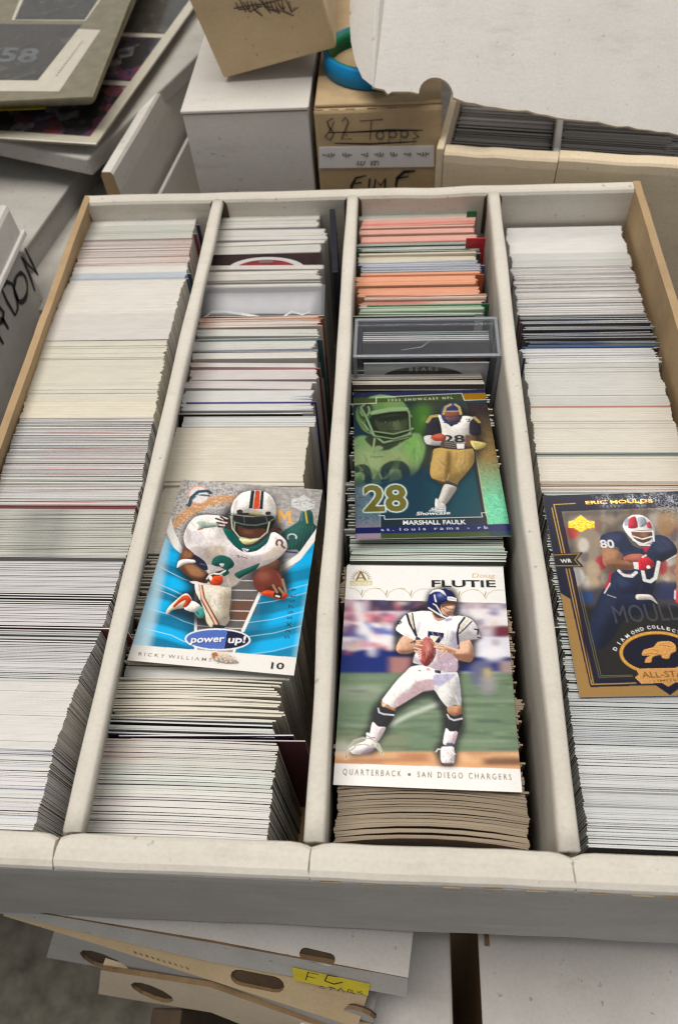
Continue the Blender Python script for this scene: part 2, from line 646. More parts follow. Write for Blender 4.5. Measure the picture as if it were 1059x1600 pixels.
ROWX = {2: lambda y: np.interp(y, [0, 40, 180, 340], [-49.0, -48.6, -47.7, -48.6]),
        3: lambda y: np.interp(y, [0, 60, 340], [36.7, 37.2, 35.4]),
        4: lambda y: 119.2}
ROWZ = {1: lambda y: np.interp(y, [0, 250, 340], [-9, -8, -13]),
        2: lambda y: np.interp(y, [0, 230, 345], [-21, -21, -11.5]),
        3: lambda y: np.interp(y, [0, 230, 345], [-21, -21, -12]),
        4: lambda y: -21}
R1 = [(302, 334), (290, 425), (262, 535), (240, 655), (200, 860), (160, 980), (115, 1080), (85, 1170), (52, 1296)]
R1Y = [onz(x, y, -8.5) for x, y in R1]
ROWX[1] = lambda y: np.interp(y, [p[1] for p in R1Y][::-1], [p[0] for p in R1Y][::-1]) - CW / 2


def row_y(row, ypx):
    y = 150.0
    for _ in range(4):
        y = y_at(ypx, float(ROWX[row](y)), float(ROWZ[row](y)))
    return y


def block(row, y0, y1, base, label, group, th=.40, gap=0.0, gapsz=.2, jit=.012, dark=DRK, dark_p=None, tints=(), band=None,
          dx=0, rag=.35, zj=None, bow=0.0, dz=0, yawj=.002, front=None, lean=None):
    """one run of alike cards between two picture heights of a row (far to near)"""
    ya, yb = row_y(row, y0), row_y(row, y1)
    if zj is None: zj = .012 if gap < .12 else .10
    calm = gap < .12
    if y0 > 640 and 'black' not in group: gapsz *= .58
    if y0 > 640 and rag < 1: rag *= .6
    clump = row in (2, 3) and y1 < 660
    bx = bz = by = 0.
    if calm: yawj = min(yawj, .0004)
    if dark_p is None: dark_p = .0 if gap < .12 else (.35 if gap < .3 else .7)
    y = yb
    drift = 0.0
    tone = np.ones(3)
    newb = newb_c = True
    while y < ya:
        t = th * rng.uniform(.88, 1.12)
        drift = drift * .9 + rng.normal(0, rag * .45)
        x = float(ROWX[row](y)) + dx + drift + rng.normal(0, rag * .4)
        z = float(ROWZ[row](y)) + dz + rng.normal(0, zj)
        ov = over(x, y)
        for q in (-28, 28):
            o2 = over(x + q, y)
            if o2 is not None: ov = o2 if ov is None else min(ov, o2)
        if ov is not None: z = min(z, ov - .75)
        if newb: tone = rng.normal(1, jit) + rng.normal(0, jit * .18, 3)
        if newb_c and clump: bx, bz, by = rng.normal(0, .9), rng.normal(0, .45), rng.normal(0, .012)
        newb = newb_c = False
        x, z = x + bx, z + bz
        col = tuple(np.clip(.93 * np.array(base) * tone * rng.normal(1, .005 if calm else .012), 0, .85))
        edge = [col] * (SEG + 1)
        for p, c, lo, hi, s in tints:
            if rng.random() < p:
                edge = [mixc(e, c, s * rng.uniform(.5, 1)) if lo <= i / SEG <= hi else e for i, e in enumerate(edge)]
        if band:
            edge = [mixc(e, band[0], band[3] * rng.uniform(.6, 1)) if band[1] <= i / SEG <= band[2] else e for i, e in enumerate(edge)]
        fr_ = front if front is not None else tuple(np.array(base) * .8) if rng.random() > dark_p else (dark if rng.random() < .75 else mixc(dark, [(.3, .05, .05), (.05, .1, .3), (.4, .3, .1), (.1, .25, .15)][rng.integers(4)], .6))
        ln = (math.radians(1.2 + 5 * min(1, max(0, (y - 20) / 80))) if lean is None else lean) + rng.normal(0, .004)
        ln = min(ln, math.asin(min(1, max(.005, (y - 1.2) / 95)))) if ln > 0 else ln
        h = (z + 110) / math.cos(ln)
        g = card_geo(x, y, z, CW, h, t, ln, by + rng.normal(0, yawj), bow * rng.uniform(.8, 1.2), rng.normal(0, .0003 if calm else .0016), edge, fr_, mixc(fr_, GRY, .4))
        CARDS.append(dict(geo=g, c=(x, y, z), label=label, group=group, t=t, hid=ov is not None))
        y += t
        if rng.random() < gap:
            y += gapsz * rng.uniform(.5, 1.5)
            newb = newb_c = True
        elif rng.random() < (.02 if calm else .06): newb = True


def lone(row, ypx, dx, dz, edge, front, label, group=None, yaw=0., w=CW, t=.42, lean=.02, roll=0., y=None, cat='trading card'):
    """a single card that stands out of its row"""
    y = row_y(row, ypx) if y is None else y
    x = float(ROWX[row](y)) + dx
    z = float(ROWZ[row](y)) + dz
    g = card_geo(x, y, z, w, (z + 110) / math.cos(lean), t, lean, yaw, 0, roll, [edge] * (SEG + 1), front, mixc(front, GRY, .3))
    o = build('trading_card', *g[:2], 'stock', cols=g[2])
    return tag(o, label, cat, group)


L1 = 'row against the brown left side wall'
# --- first row (left), far to near
block(1, 333, 352, WHT, 'white edged card with a bluish middle at the far end', 'a', band=(BLU, .35, .7, .5), jit=.03)
block(1, 352, 374, GRN, 'a', 'a', gap=.1, dark=GRY)
block(1, 374, 416, PNK, 'a', 'a', gap=.16, gapsz=.5, tints=((.5, (.72, .50, .42), .7, 1, .8), (.3, GRY, 0, 1, .6)), jit=.04)
block(1, 416, 426, WHT, 'a', 'a', gap=.1)
block(1, 426, 438, BLU, 'a', 'a', gap=.1, jit=.04)
block(1, 438, 489, (.70, .675, .63), 'a', 'a')
block(1, 489, 530, (.67, .645, .61), 'a', 'a', tints=((.08, PNK, .5, 1, .7),))
block(1, 530, 533, GRY, 'a', 'a', gap=.6)
block(1, 533, 627, (.68, .655, .56), 'a', 'a', tints=((.10, (.50, .49, .38), 0, 1, .8),), gap=.05, rag=.6)
block(1, 627, 653, (.73, .68, .56), 'a', 'a')
block(1, 654, 790, (.62, .61, .59), 'white edged card between dark lines in the left row', 'dark lined cards of the left row', th=.46, gap=.42, gapsz=.42, jit=.07,
      tints=((.3, (.64, .50, .50), .3, 1, .6), (.2, (.47, .49, .58), 0, .6, .6), (.08, (.5, .12, .12), .3, .7, .8)), rag=.45)
block(1, 790, 795, MAR, 'maroon edged card among white edged cards of the left row', 'maroon card edges', gap=.5)
block(1, 795, 871, (.52, .525, .475), 'grey green edged card with a darker middle in the left row', 'grey green cards of the left row', th=.46, gap=.25, gapsz=.32,
      band=((.27, .28, .255), .18, .62, .9), jit=.05, rag=.6)
block(1, 871, 877, DRK, 'b', 'b', gap=.6)
block(1, 877, 925, (.60, .595, .60), 'light grey edged card of the tight pack left of the cyan card', 'light grey cards of the left row', th=.46, gap=.32, gapsz=.26, jit=.06)
block(1, 925, 946, (.62, .61, .59), 'white edged card split by broad black lines', 'black and white lines of the left row', th=.5, gap=.6, gapsz=.75)
block(1, 946, 977, (.60, .595, .60), 'light grey edged card behind the card that juts out towards the divider', 'light grey cards behind the jutting card', th=.46, gap=.36, gapsz=.3, jit=.06)
lone(1, 981, 9.5, .3, (.66, .62, .60), MAR, 'single card jutting out of the left row towards the divider')
block(1, 984, 1002, (.50, .50, .50), 'grey edged card with black gaps in front of the jutting card', 'black gapped cards of the left row', th=.5, gap=.75, gapsz=.8)
block(1, 1002, 1063, (.58, .575, .575), 'grey edged card of the pack behind the plain white run', 'grey cards of the left row', th=.48, gap=.42, gapsz=.32, jit=.06)
block(1, 1063, 1166, (.66, .645, .62), 'plain warm white card of the smooth run in the left row', 'smooth white cards of the left row', th=.40, gap=.02, jit=.012, rag=.45, front=(.5, .48, .45))
block(1, 1166, 1292, (.66, .655, .65), 'white card of the foremost pack in the left row with thin dark lines', 'foremost cards of the left row', th=.46, gap=.30, gapsz=.34,
      tints=((.12, (.35, .38, .50), 0, 1, .7),), jit=.05, rag=.5)

for ypx, dx, fc, lb in ((352, 3.0, NVY, 'navy faced card showing at the right end of the left row far back'), (366, 2.2, (.25, .05, .05), 'red faced card showing at the right end of the left row'),
                         (428, 2.4, (.03, .06, .12), 'dark blue card showing beside the pale blue run of the left row'), (436, 1.8, (.03, .08, .10), 'dark teal card showing beside the pale blue run of the left row')):
    lone(1, ypx, dx, -.6, mixc(GRY, fc, .5), fc, lb)

# --- second row
block(2, 328, 397, WHT, 'c', 'c', gap=.06, gapsz=1.2, jit=.05, tints=((.22, BLU, 0, 1, .8), (.08, (.25, .28, .36), 0, 1, .9)), rag=.8)
block(2, 414, 448, WHT, 'c', 'c', gap=.06, gapsz=1.2, jit=.05, tints=((.16, GRY, 0, 1, .8),), rag=.8)
block(2, 493, 513, (.70, .62, .56), 'c', 'c', th=.5, gap=.14, gapsz=.7, tints=((.5, ORG, 0, .16, .9), (.5, ORG, .84, 1, .9), (.3, PNK, .4, 1, .7)), rag=.9)
block(2, 515, 546, (.66, .655, .63), 'c', 'c', th=.5, gap=.09, gapsz=1.2, tints=((.3, (.3, .3, .3), 0, .16, .9), (.15, (.1, .25, .22), .7, 1, .8)), rag=.9, jit=.05)
block(2, 547, 553, (.35, .36, .48), 'c', 'c', gap=.4)
block(2, 553, 562, WHT, 'c', 'c')
block(2, 567, 608, (.68, .645, .63), 'c', 'c', th=.5, gap=.09, gapsz=1.2, tints=((.10, (.55, .16, .14), 0, .55, .85), (.15, ORG, 0, .16, .9), (.1, (.4, .1, .15), .7, 1, .8)), rag=1.0, jit=.05)
block(2, 609, 646, (.64, .64, .63), 'c', 'c', th=.5, gap=.09, gapsz=1.2, tints=((.2, GRY, 0, 1, .7), (.2, NVY, .9, 1, .9)), rag=1.0, jit=.05)
block(2, 652, 667, (.63, .64, .64), 'c', 'c', dx=2.5, zj=.1, jit=.02)
block(2, 668, 866, (.715, .67, .57), 'c', 'c', tints=((.05, (.55, .52, .46), .1, .6, .8),), gap=.025, gapsz=.2, rag=.35, jit=.012)
lone(2, 869, -1.5, -1, (.18, .18, .2), (.05, .05, .07), 'dark edged card just behind the cyan football card')
block(2, 872, 1046, (.70, .655, .56), 'cream edged card beside the cyan football card', 'cream cards around the cyan football card', th=.6, gap=.5, gapsz=.6, rag=2.2, zj=.4, front=(.5, .46, .38), yawj=.012)
block(2, 1046, 1060, (.60, .605, .59), 'pale grey card just in front of the cyan football card', 'pale grey cards before the cyan card', th=.45, gap=.1, rag=.25, dx=2)
block(2, 1060, 1124, (.72, .68, .585), 'loosely stacked cream card with a ragged edge in front of the cyan card', 'ragged cream cards', th=.62, gap=.45, gapsz=.34, rag=1.9, zj=.5, yawj=.012,
      front=(.55, .51, .43), bow=.5)
block(2, 1125, 1149, (.60, .61, .60), 'white edged card with black gaps pushed towards the divider', 'black gapped cards of the second row', th=.55, gap=.6, gapsz=.8, rag=1.0, dx=-2.0)
lone(2, 1151, 5.5, 1.2, (.62, .61, .62), (.045, .03, .09), 'purple faced card standing taller than its neighbours in the second row', yaw=.03, lean=.03)
lone(2, 1156, 9.8, .2, (.5, .42, .42), (.10, .02, .035), 'maroon card pushed right against the middle divider', yaw=.015, lean=.03)
block(2, 1160, 1197, (.60, .58, .55), 'white edged card with a pink left end in the second row', 'pink tinged cards of the second row', th=.52, gap=.55, gapsz=.30, rag=.6,
      tints=((.9, (.62, .42, .36), 0, .22, .6),), jit=.06, bow=.3)
block(2, 1197, 1246, (.60, .615, .575), 'pale greenish card of the front pack in the second row', 'greenish cards of the second row', th=.55, gap=.45, gapsz=.36, rag=.9, jit=.06, bow=.3)
block(2, 1246, 1313, (.66, .645, .63), 'white card at the very front of the second row', 'foremost cards of the second row', th=.55, gap=.45, gapsz=.30, rag=.8, jit=.05, bow=.3)

# --- third row
block(3, 331, 341, (.55, .57, .52), 'd', 'd')
block(3, 341, 378, (.80, .46, .38), 'd', 'd', th=.6, gap=.09, gapsz=.8, tints=((.12, (.60, .10, .10), 0, 1, .8),), jit=.04, rag=.5)
block(3, 378, 396, (.60, .60, .56), 'd', 'd', gap=.2, gapsz=.7, tints=((.2, (.05, .22, .10), .5, 1, .9), (.2, DRK, 0, .4, .9)), rag=1.2, dx=2)
block(3, 396, 408, CRM, 'd', 'd', gap=.1)
block(3, 408, 425, (.50, .53, .60), 'd', 'd', gap=.2, gapsz=.4, rag=.9, dx=1)
block(3, 427, 461, (.82, .42, .27), 'd', 'd', th=.6, gap=.09, gapsz=.8, tints=((.18, (.68, .22, .10), 0, 1, .8),), jit=.05, rag=.7)
block(3, 461, 475, (.70, .52, .43), 'd', 'd', th=.5, gap=.3, gapsz=.5, tints=((.4, (.55, .08, .06), 0, .5, .8),), rag=1.0, dx=1.5)
block(3, 475, 494, (.55, .63, .50), 'd', 'd', th=.5, gap=.16, gapsz=.6, tints=((.35, (.03, .22, .10), 0, 1, .85),), rag=1.0, dx=1)
block(3, 578, 607, (.58, .53, .45), 'cream grey card between the plastic case and the shiny blue card', 'cream cards behind the shiny blue card', th=.8, gap=.12, gapsz=1.3, rag=.5)
block(3, 608, 838, (.55, .56, .52), 'white edged card beside the shiny blue card', 'cards around the shiny blue card', th=.7, gap=.5, gapsz=1.0, rag=1.8, zj=.6, yawj=.01)
block(3, 838, 884, (.60, .645, .60), 'pale green edged card between the two loose cards of the third row', 'pale green cards of the third row', th=.5, gap=.35, gapsz=.5, rag=.8, yawj=.006, jit=.05, tints=((.12, (.1, .3, .2), 0, 1, .6),))
block(3, 884, 1236, BRN, 'brown edged card under the quarterback card', 'brown cards under the quarterback card', th=.7, gap=.4, gapsz=.3, rag=1.3, jit=.06, zj=.3, front=(.12, .085, .055))
block(3, 1236, 1322, BRN, 'brown edged bowed card in front of the quarterback card', 'bowed brown cards at the front of the third row', th=.56, gap=.30, gapsz=.15, rag=.55, jit=.07, zj=.2, bow=2.2,
      front=(.12, .085, .055))

# --- fourth row
block(4, 355, 395, (.78, .77, .76), 'e', 'e', jit=.012)
block(4, 395, 416, (.60, .605, .58), 'e', 'e', gap=.05, jit=.03)
block(4, 416, 491, (.68, .665, .65), 'e', 'e', gap=.14, gapsz=.4, jit=.05, tints=((.12, (.45, .44, .44), 0, 1, .7),), rag=.5)
block(4, 491, 545, (.42, .44, .46), 'e', 'e', th=.5, gap=.55, gapsz=1.0, jit=.10, tints=((.25, (.05, .10, .25), 0, .5, .8), (.25, (.25, .2, .24), .5, 1, .8)), rag=1.6, dx=1.5, zj=.6, yawj=.01)
lone(4, 543, 0, .5, (.03, .13, .38), (.03, .13, .38), 'card with a bright blue edge in the right row', lean=.05)
block(4, 546, 568, (.64, .64, .64), 'e', 'e', gap=.15, gapsz=.6, rag=1.0, dx=1, jit=.05)
block(4, 568, 634, (.63, .635, .60), 'e', 'e', gap=.08, gapsz=.4, tints=((.1, (.42, .42, .41), 0, 1, .6),), jit=.04)
block(4, 634, 637, (.45, .22, .17), 'e', 'e')
block(4, 637, 707, (.70, .665, .585), 'e', 'e', gap=.02)
block(4, 707, 713, (.20, .28, .27), 'e', 'e', gap=.4)
block(4, 713, 752, (.73, .69, .60), 'e', 'e', gap=.04, tints=((.06, GRY, .3, .8, .7),))
block(4, 752, 771, (.68, .64, .58), 'e', 'e', gap=.2, gapsz=.3, tints=((.2, (.5, .25, .12), 0, 1, .8), (.25, GRY, 0, 1, .7)), jit=.05)
block(4, 771, 1088, (.50, .53, .52), 'grey edged card beside the navy and gold card', 'cards around the navy and gold card', th=.5, gap=.5, gapsz=.45, rag=.9, zj=.4)
lone(4, 1000, -4.5, 1.0, (.60, .58, .54), (.12, .11, .10), 'card corner sticking out beside the navy and gold card', w=CW, y=row_y(4, 985))
block(4, 1088, 1170, (.52, .55, .56), 'bluish grey edged card in front of the navy and gold card', 'bluish cards of the right row', th=.5, gap=.50, gapsz=.42, jit=.06, rag=.5)
block(4, 1170, 1330, (.62, .635, .65), 'pale card at the front of the right row with thin dark lines', 'foremost cards of the right row', th=.46, gap=.30, gapsz=.30, jit=.04, rag=.5, tints=((.06, (.2, .2, .22), 0, 1, .8),))

# the 290 that show largest become objects of their own, the others one mass
for c in CARDS:
    x, y, z = c['c']
    d = np.linalg.norm(np.array(c['c']) - CAM)
    px_, py_ = pix((x, y, z))
    vis = 1.0
    half = FPX * CW / 2 / d
    vis = max(0, min(1059, px_ + half) - max(0, px_ - half)) / (2 * half)
    if c['hid']: vis *= .12
    c['score'] = vis * c['t'] / d ** 2 * (CAM[2] - z) / d * (1 if len(c['label']) > 2 else .01)
order = sorted(CARDS, key=lambda c: -c['score'])
for c in order[:285]:
    V, F, cc = c['geo']
    tag(build('trading_card', V, F, 'stock', cols=cc), c['label'], 'trading card', c['group'])
V, F, cc = [], [], []
for c in order[285:]:
    k = len(V)
    v, f, q = c['geo']
    V += v
    F += [tuple(i + k for i in fc) for fc in f]
    cc += q
tag(build('packed_cards', V, F, 'stock', cols=cc, base=(0, 170, -110)),
    'tightly packed trading cards filling the rest of the four rows', 'trading cards', kind='stuff')


# ------------------------------------------------------------------ odd cards and holders standing in the rows
MAT['darkprint'] = flat('dark_print', (.030, .014, .016), .85, noise=.3)
MAT['redprint'] = flat('red_print', (.24, .022, .032), .8, noise=.2)
MAT['greyprint'] = flat('grey_print', (.42, .42, .42), .35, noise=.1)
MAT['paleprint'] = flat('pale_print', (.55, .56, .56), .35, noise=.1)
MAT['blackprint'] = flat('black_print', (.018, .018, .02), .3, noise=.2)
MAT['navyprint'] = flat('navy_print', (.010, .012, .022), .5, noise=.3)
MAT['greenprint'] = flat('green_print', (.01, .15, .06), .35, noise=.2)
MAT['scarlet'] = flat('scarlet_print', (.45, .03, .04), .35, noise=.2)
MAT['rim'] = clear('plastic_edge', (.62, .64, .70), .62, .1)
MAT['dimprint'] = flat('dim_print', (.13, .14, .16), .5, noise=.2)


def disc(cx, y, cz, r0, r1, n=28):
    V, F = [], []
    for i in range(n + 1):
        a = math.pi * i / n
        for r in (r0, r1):
            V.append((cx + r * math.cos(a), y, cz + r * math.sin(a) * .42))
    for i in range(n): F.append((2 * i, 2 * i + 1, 2 * i + 3, 2 * i + 2))
    return V, F


def standing(name, x0, x1, y, t, ztop, mats, parent, edge='cardback'):
    v, f = boxv(x0, x1, y, y + t, -110, ztop)
    return build(name, v, f, [mats, edge], parent, fmat=[1, 1, 0, 0, 1, 1])


y = row_y(2, 398)
zt = float(ROWZ[2](y)) + .6
xc = float(ROWX[2](y))
EC = thing('trading_card', (xc, y, -110), 'dark maroon faced card with a red badge in a grey ring', 'trading card')
y2 = row_y(2, 414) + .6
z2 = float(ROWZ[2](y2)) - 2.2
fr = frame((xc, y2, z2), (1, 0, 0), (0, y - y2, zt - z2))
He = math.hypot(y - y2, zt - z2)
panel('card_stock', fr, [(-31.7, -14), (31.7, -14), (31.7, He), (-31.7, He)], [], .5, ['darkprint', 'cardback'], EC)


def half_disc(nm, r0, r1, mat, lift):
    k = min(1.0, (He - .5) / 11.0)
    out = [(1 + r1 * math.cos(math.pi * i / 24), -1.5 + r1 * .5 * k * math.sin(math.pi * i / 24)) for i in range(25)]
    inn = [(1 + r0 * math.cos(math.pi * i / 24), -1.5 + r0 * .5 * k * math.sin(math.pi * i / 24)) for i in range(24, -1, -1)] if r0 else [(1, -1.5)]
    panel(nm, (fr[0] + fr[3] * lift, *fr[1:]), out + inn, [], .04, [mat, mat], EC)


half_disc('badge', 0, 17.5, 'redprint', .08)
half_disc('badge_ring', 17.5, 22, 'greyprint', .1)
panel('badge_lettering', (fr[0] + fr[3] * .12, *fr[1:]), [(-3, He * .35), (5, He * .35), (5, He * .52), (-3, He * .52)], [], .03, ['blackprint', 'blackprint'], EC)

y = row_y(2, 450)
y2 = row_y(2, 493) + .8
xc = float(ROWX[2](y)) + 1.5
zt = float(ROWZ[2](y)) + 1.5
z2 = float(ROWZ[2](y2)) - 3.0
SL = thing('sleeved_card', (xc, y2, -110), 'card in a cloudy soft plastic sleeve bent back over the second row', 'sleeved card')


def bent(nm, x0, x1, prof, t, mats, par):
    secs = []
    for x in np.linspace(x0, x1, 9):
        b_ = .5 * math.sin((x - x0) * .13)
        secs.append([(x, p[0], p[1] + b_ * .3) for p in prof] + [(x, p[0] + .1, p[1] + b_ * .3 - t) for p in prof[::-1]])
    return loft(nm, secs, mats, par, smooth=True)


pr = [(y2, -109), (y2, z2 - 5), (y2 + .9, z2 - 1.2), (y2 + 3, z2 + .8), ((y + y2) / 2 + 1, (z2 + zt) / 2 + .9), (y, zt)]
bent('sleeve', xc - 33.5, xc + 33.5, pr, .2, 'sleeve', SL)
pc = [(p[0], p[1] - .7) for p in pr[:-1]] + [(y - 3, zt - 2.2)]
bent('card', xc - 31.7, xc + 31.7, pc, .4, 'greyprint', SL)
fq = frame((xc, pr[3][0], pr[3][1] - .35), (1, 0, 0), (0, pr[4][0] - pr[3][0], pr[4][1] - pr[3][1]))
for st in ([(-31, -1.5), (-27, 1.6), (-20, 1.8), (-10, .2), (0, -1.5)], [(12, -1.5), (16, 1.2), (22, -.4), (26, 1)]):
    ribbon('printed_curve', [st], fq, 1.3, 'cardback', SL, .12)
panel('dark_print', fq, [(-31, -2.4), (31, -2.4), (31, -.6), (4, .4), (-31, .8)], [], .05, ['darkprint', 'darkprint'], SL)

# navy card wedged lengthways along the divider of the second row
p0, p1 = onz(519, 326, -6), onz(524, 430, -8)
V = []
for p in (p0, p1):
    for dx in (-1.6, 1.6):
        V += [(p[0] + dx, p[1], -6.0), (p[0] + dx + .4, p[1], -96)]
tag(build('card_holder', V, [(0, 2, 6, 4), (0, 4, 5, 1), (2, 3, 7, 6), (0, 1, 3, 2), (4, 6, 7, 5), (1, 5, 7, 3)], 'navyprint', bevel=.4),
    'dark navy card holder wedged along the middle divider at the far end', 'card holder')
for px_, py_, w_, h_, m, lb in ((739, 330, 3.5, 36, 'greenprint', 'green card end peeping out at the far right of the third row'),
                                (747, 372, 6.5, 7, 'scarlet', 'red card corner peeping out at the right of the third row')):
    p = onz(px_, py_, -9)
    v, f = boxv(p[0] - w_, p[0] + w_ * .6, p[1] - .3, p[1] + .3, -109, -9)
    tag(build('trading_card', v, f, m), lb, 'trading card')
for row, ypx, dx, edge, front, lb in (
        (3, 432, 3.6, (.60, .17, .07), (.55, .13, .05), 'orange faced card shifted right among the orange cards'),
        (3, 418, 4.6, (.3, .33, .42), (.08, .10, .20), 'slate blue card shifted right in the third row'),
        (3, 478, 5.2, (.03, .20, .09), (.02, .17, .08), 'green card shifted right before the plastic case'),
        (3, 392, -2.5, (.05, .2, .12), (.03, .14, .08), 'dark green card shifted left in the third row'),
        (2, 500, 3.0, (.6, .25, .12), (.5, .13, .05), 'orange ended card shifted right in the second row'),
        (2, 533, 3.4, (.10, .22, .22), (.04, .12, .12), 'teal card shifted right in the second row'),
        (2, 578, 3.2, (.42, .16, .17), (.22, .05, .07), 'dark red card shifted right in the second row'),
        (2, 630, 2.6, (.08, .08, .30), (.03, .03, .2), 'deep blue card shifted right in the second row'),
        (2, 648, -3.6, (.62, .63, .60), (.04, .04, .04), 'white edged card poking out left before the smooth cream run')):
    lone(row, ypx, dx, .5, edge, front, lb)

# clear plastic case holding several cards
CX0, CX1, CY0, CY1, CZ = 5.0, 73.2, 217.5, 243.0, -8.0
PC = thing('card_case', ((CX0 + CX1) / 2, (CY0 + CY1) / 2, -110), 'clear hard plastic case with cards inside in the third row', 'card case')
v, f = boxv(CX0, CX1, CY0, CY1, -110, CZ)
build('case_shell', v, f, 'clear', PC, bevel=.8)
for k, (yy, zz) in enumerate(((CY0, CZ), (CY1, CZ), (CY0 + 1.8, CZ - 1.7), (CY1 - 1.8, CZ - 1.7))):
    v, f = boxv(CX0 + .4, CX1 - .4, yy - .75, yy + .75, zz - 1.0, zz + .35)
    build('case_rim', v, f, 'rim' if k < 2 else 'clear', PC, bevel=.2)
for xx in (CX0, CX1):
    v, f = boxv(xx - .8, xx + .8, CY0, CY1, CZ - 1.2, CZ + .3)
    build('case_rim', v, f, 'rim', PC, bevel=.2)
    for yy in (CY0, CY1):
        v, f = boxv(xx - .9, xx + .9, yy - .9, yy + .9, -108, CZ + .2)
        build('case_corner', v, f, 'rim', PC, bevel=.2)
for xx in (CX0 + 2.4, CX1 - 2.4):
    v, f = boxv(xx - .2, xx + .2, CY0 + .8, CY1 - .8, -108, CZ - 1.2)
    build('case_liner', v, f, 'clear', PC)
yy = CY1 - 4
for k in range(7):
    tone = ['paleprint', 'greenprint', 'paleprint', 'cardback', 'cardback', 'paleprint', 'cardback'][k]
    standing('cased_card', CX0 + 3.2, CX1 - 3.2, yy, .45, CZ - 5 - .4 * (k % 3), tone, PC, edge='greyprint' if k < 3 else 'cardback')
    yy -= .95
v, f = boxv(CX0 + 3.2, CX1 - 3.2, CY0 + 5.5, yy - .5, -109, CZ - 5.5)
build('dark_insert', v, f, 'blackprint', PC)
fr = frame((CX0 + 8, CY1 - 13, CZ - 5.4), (1, 0, 0), (0, 1, 0))
ribbon('scratch', [[(14, -3), (24, -1), (28, 3), (33, 5), (36, 5.4)], [(44, 4), (48, 4.6)]], fr, .35, 'greyprint', PC, .05)
standing('front_card', CX0 + 4, CX1 - 4, CY0 + 1.6, .5, CZ - 6.5, 'paleprint', PC)
zc = CZ - 16
Vd, Fd = disc((CX0 + CX1) / 2 - 1, CY0 + 1.5, zc - 1.5, .1, 21)
build('arched_banner', Vd, Fd, 'blackprint', PC)
v, f = boxv(CX0 + 10, CX1 - 9, CY0 + 1.42, CY0 + 1.5, zc - 1.6, zc - .4)
build('banner_bar', v, f, 'blackprint', PC)
tv, tt = tess_text('B E A R S', .012)
build('lettering', [((CX0 + CX1) / 2 - 8 + p[0] * 14, CY0 + 1.38, zc + 4.5 + p[1] * 2.6) for p in tv], [tuple(int(i) for i in t) for t in tt], 'greyprint', PC)


# ------------------------------------------------------------------ boxes behind
def solid(name, fr, dims, mats, parent, fm=None, bevel=.8, sp=False):
    """box in a frame: u along ax, v along ay, w along n"""
    o, ax, ay, n = fr
    (u0, u1), (v0, v1), (w0, w1) = dims
    V = [o + ax * u + ay * v + n * w for w in (w0, w1) for v in (v0, v1) for u in (u0, u1)]
    F = [(0, 2, 3, 1), (4, 5, 7, 6), (0, 1, 5, 4), (2, 6, 7, 3), (0, 4, 6, 2), (1, 3, 7, 5)]
    return build(name, V, F, mats, parent, fmat=fm, bevel=bevel)


def crop(ox, oy, s): return lambda x, y: (ox + x / s, oy + y / s)


# long white single row box
WB = thing('card_box', (-62, 560, -113), 'plain white long card box with a dark lid seam', 'card box')
tl, tr = ony(283, 178, 381), ony(483, 176, 381)
v, f = boxv(tl[0] + .6, tr[0] - .6, 381, 760, -113, tl[2] - .9)
build('body', v, f, 'white2', WB, bevel=.8)
v, f = boxv(tl[0], tr[0], 380.3, 761, tl[2], tl[2] + 1.8)
build('lid', v, f, 'white2', WB, bevel=.5)
v, f = boxv(tl[0] + 1.2, tr[0] - 1.2, 381.6, 759, tl[2] - 1.0, tl[2] + .2)
build('seam', v, f, 'rawedge', WB)

# tan single row box with writing
TB = thing('card_box', (13, 560, -113), 'tan card box with struck out pencil writing and a white strip label', 'card box')
tl, tr = ony(487, 163, 380), ony(692, 165, 380)
X0, X1, ZT = tl[0] + .4, tr[0], tr[2] + .5
v, f = boxv(X0, X1, 380.5, 760, -113, ZT - 1)
build('body', v, f, 'kraft3', TB, bevel=2.2)
v, f = boxv(X0 + .8, X1 - .8, 382.4, 759, ZT - .9, ZT + 1.2)
build('top_flap', v, f, 'kraft3', TB, bevel=.9)
frT = frame((0, 380.5, 0), (1, 0, 0), (0, 0, 1))
cT = crop(300, 0, 2.521)


def onT(pts):
    out = []
    for x, y_ in pts:
        p = ony(*cT(x, y_), 380.5)
        out.append((p[0], p[2]))
    return out


def arc(cx, cy, rx, ry, a0, a1, n=9): return [(cx + rx * math.cos(math.radians(a0 + (a1 - a0) * i / n)), cy + ry * math.sin(math.radians(a0 + (a1 - a0) * i / n))) for i in range(n + 1)]


pen = [[(555, 465), (532, 478), (542, 505), (560, 522), (545, 552), (524, 538), (548, 506), (560, 476)],
       [(590, 478), (603, 462), (616, 480), (588, 548), (628, 546)], [(660, 476), (752, 470)], [(706, 474), (700, 552)],
       arc(740, 532, 15, 16, 0, 360), [(776, 512), (774, 568)], arc(790, 528, 14, 14, -160, 160), [(822, 512), (820, 566)], arc(836, 527, 14, 14, -160, 160),
       [(895, 512), (872, 520), (892, 538), (868, 548)]]
ribbon('pencil_writing', [onT(s) for s in pen], frT, 1.0, 'pencil', TB)
ribbon('strike_through', [onT([(535, 521), (640, 519), (780, 512), (908, 512)]), onT([(560, 563), (700, 566), (885, 556)])], frT, 1.1, 'ink', TB, .5)
q = onT([(500, 578), (952, 572), (953, 655), (500, 661)])
panel('strip_label', (frT[0] + frT[3] * .5, *frT[1:]), [q[3], q[2], q[1], q[0]], [], .3, ['paper', 'paper'], TB)
sq = []
x = 512
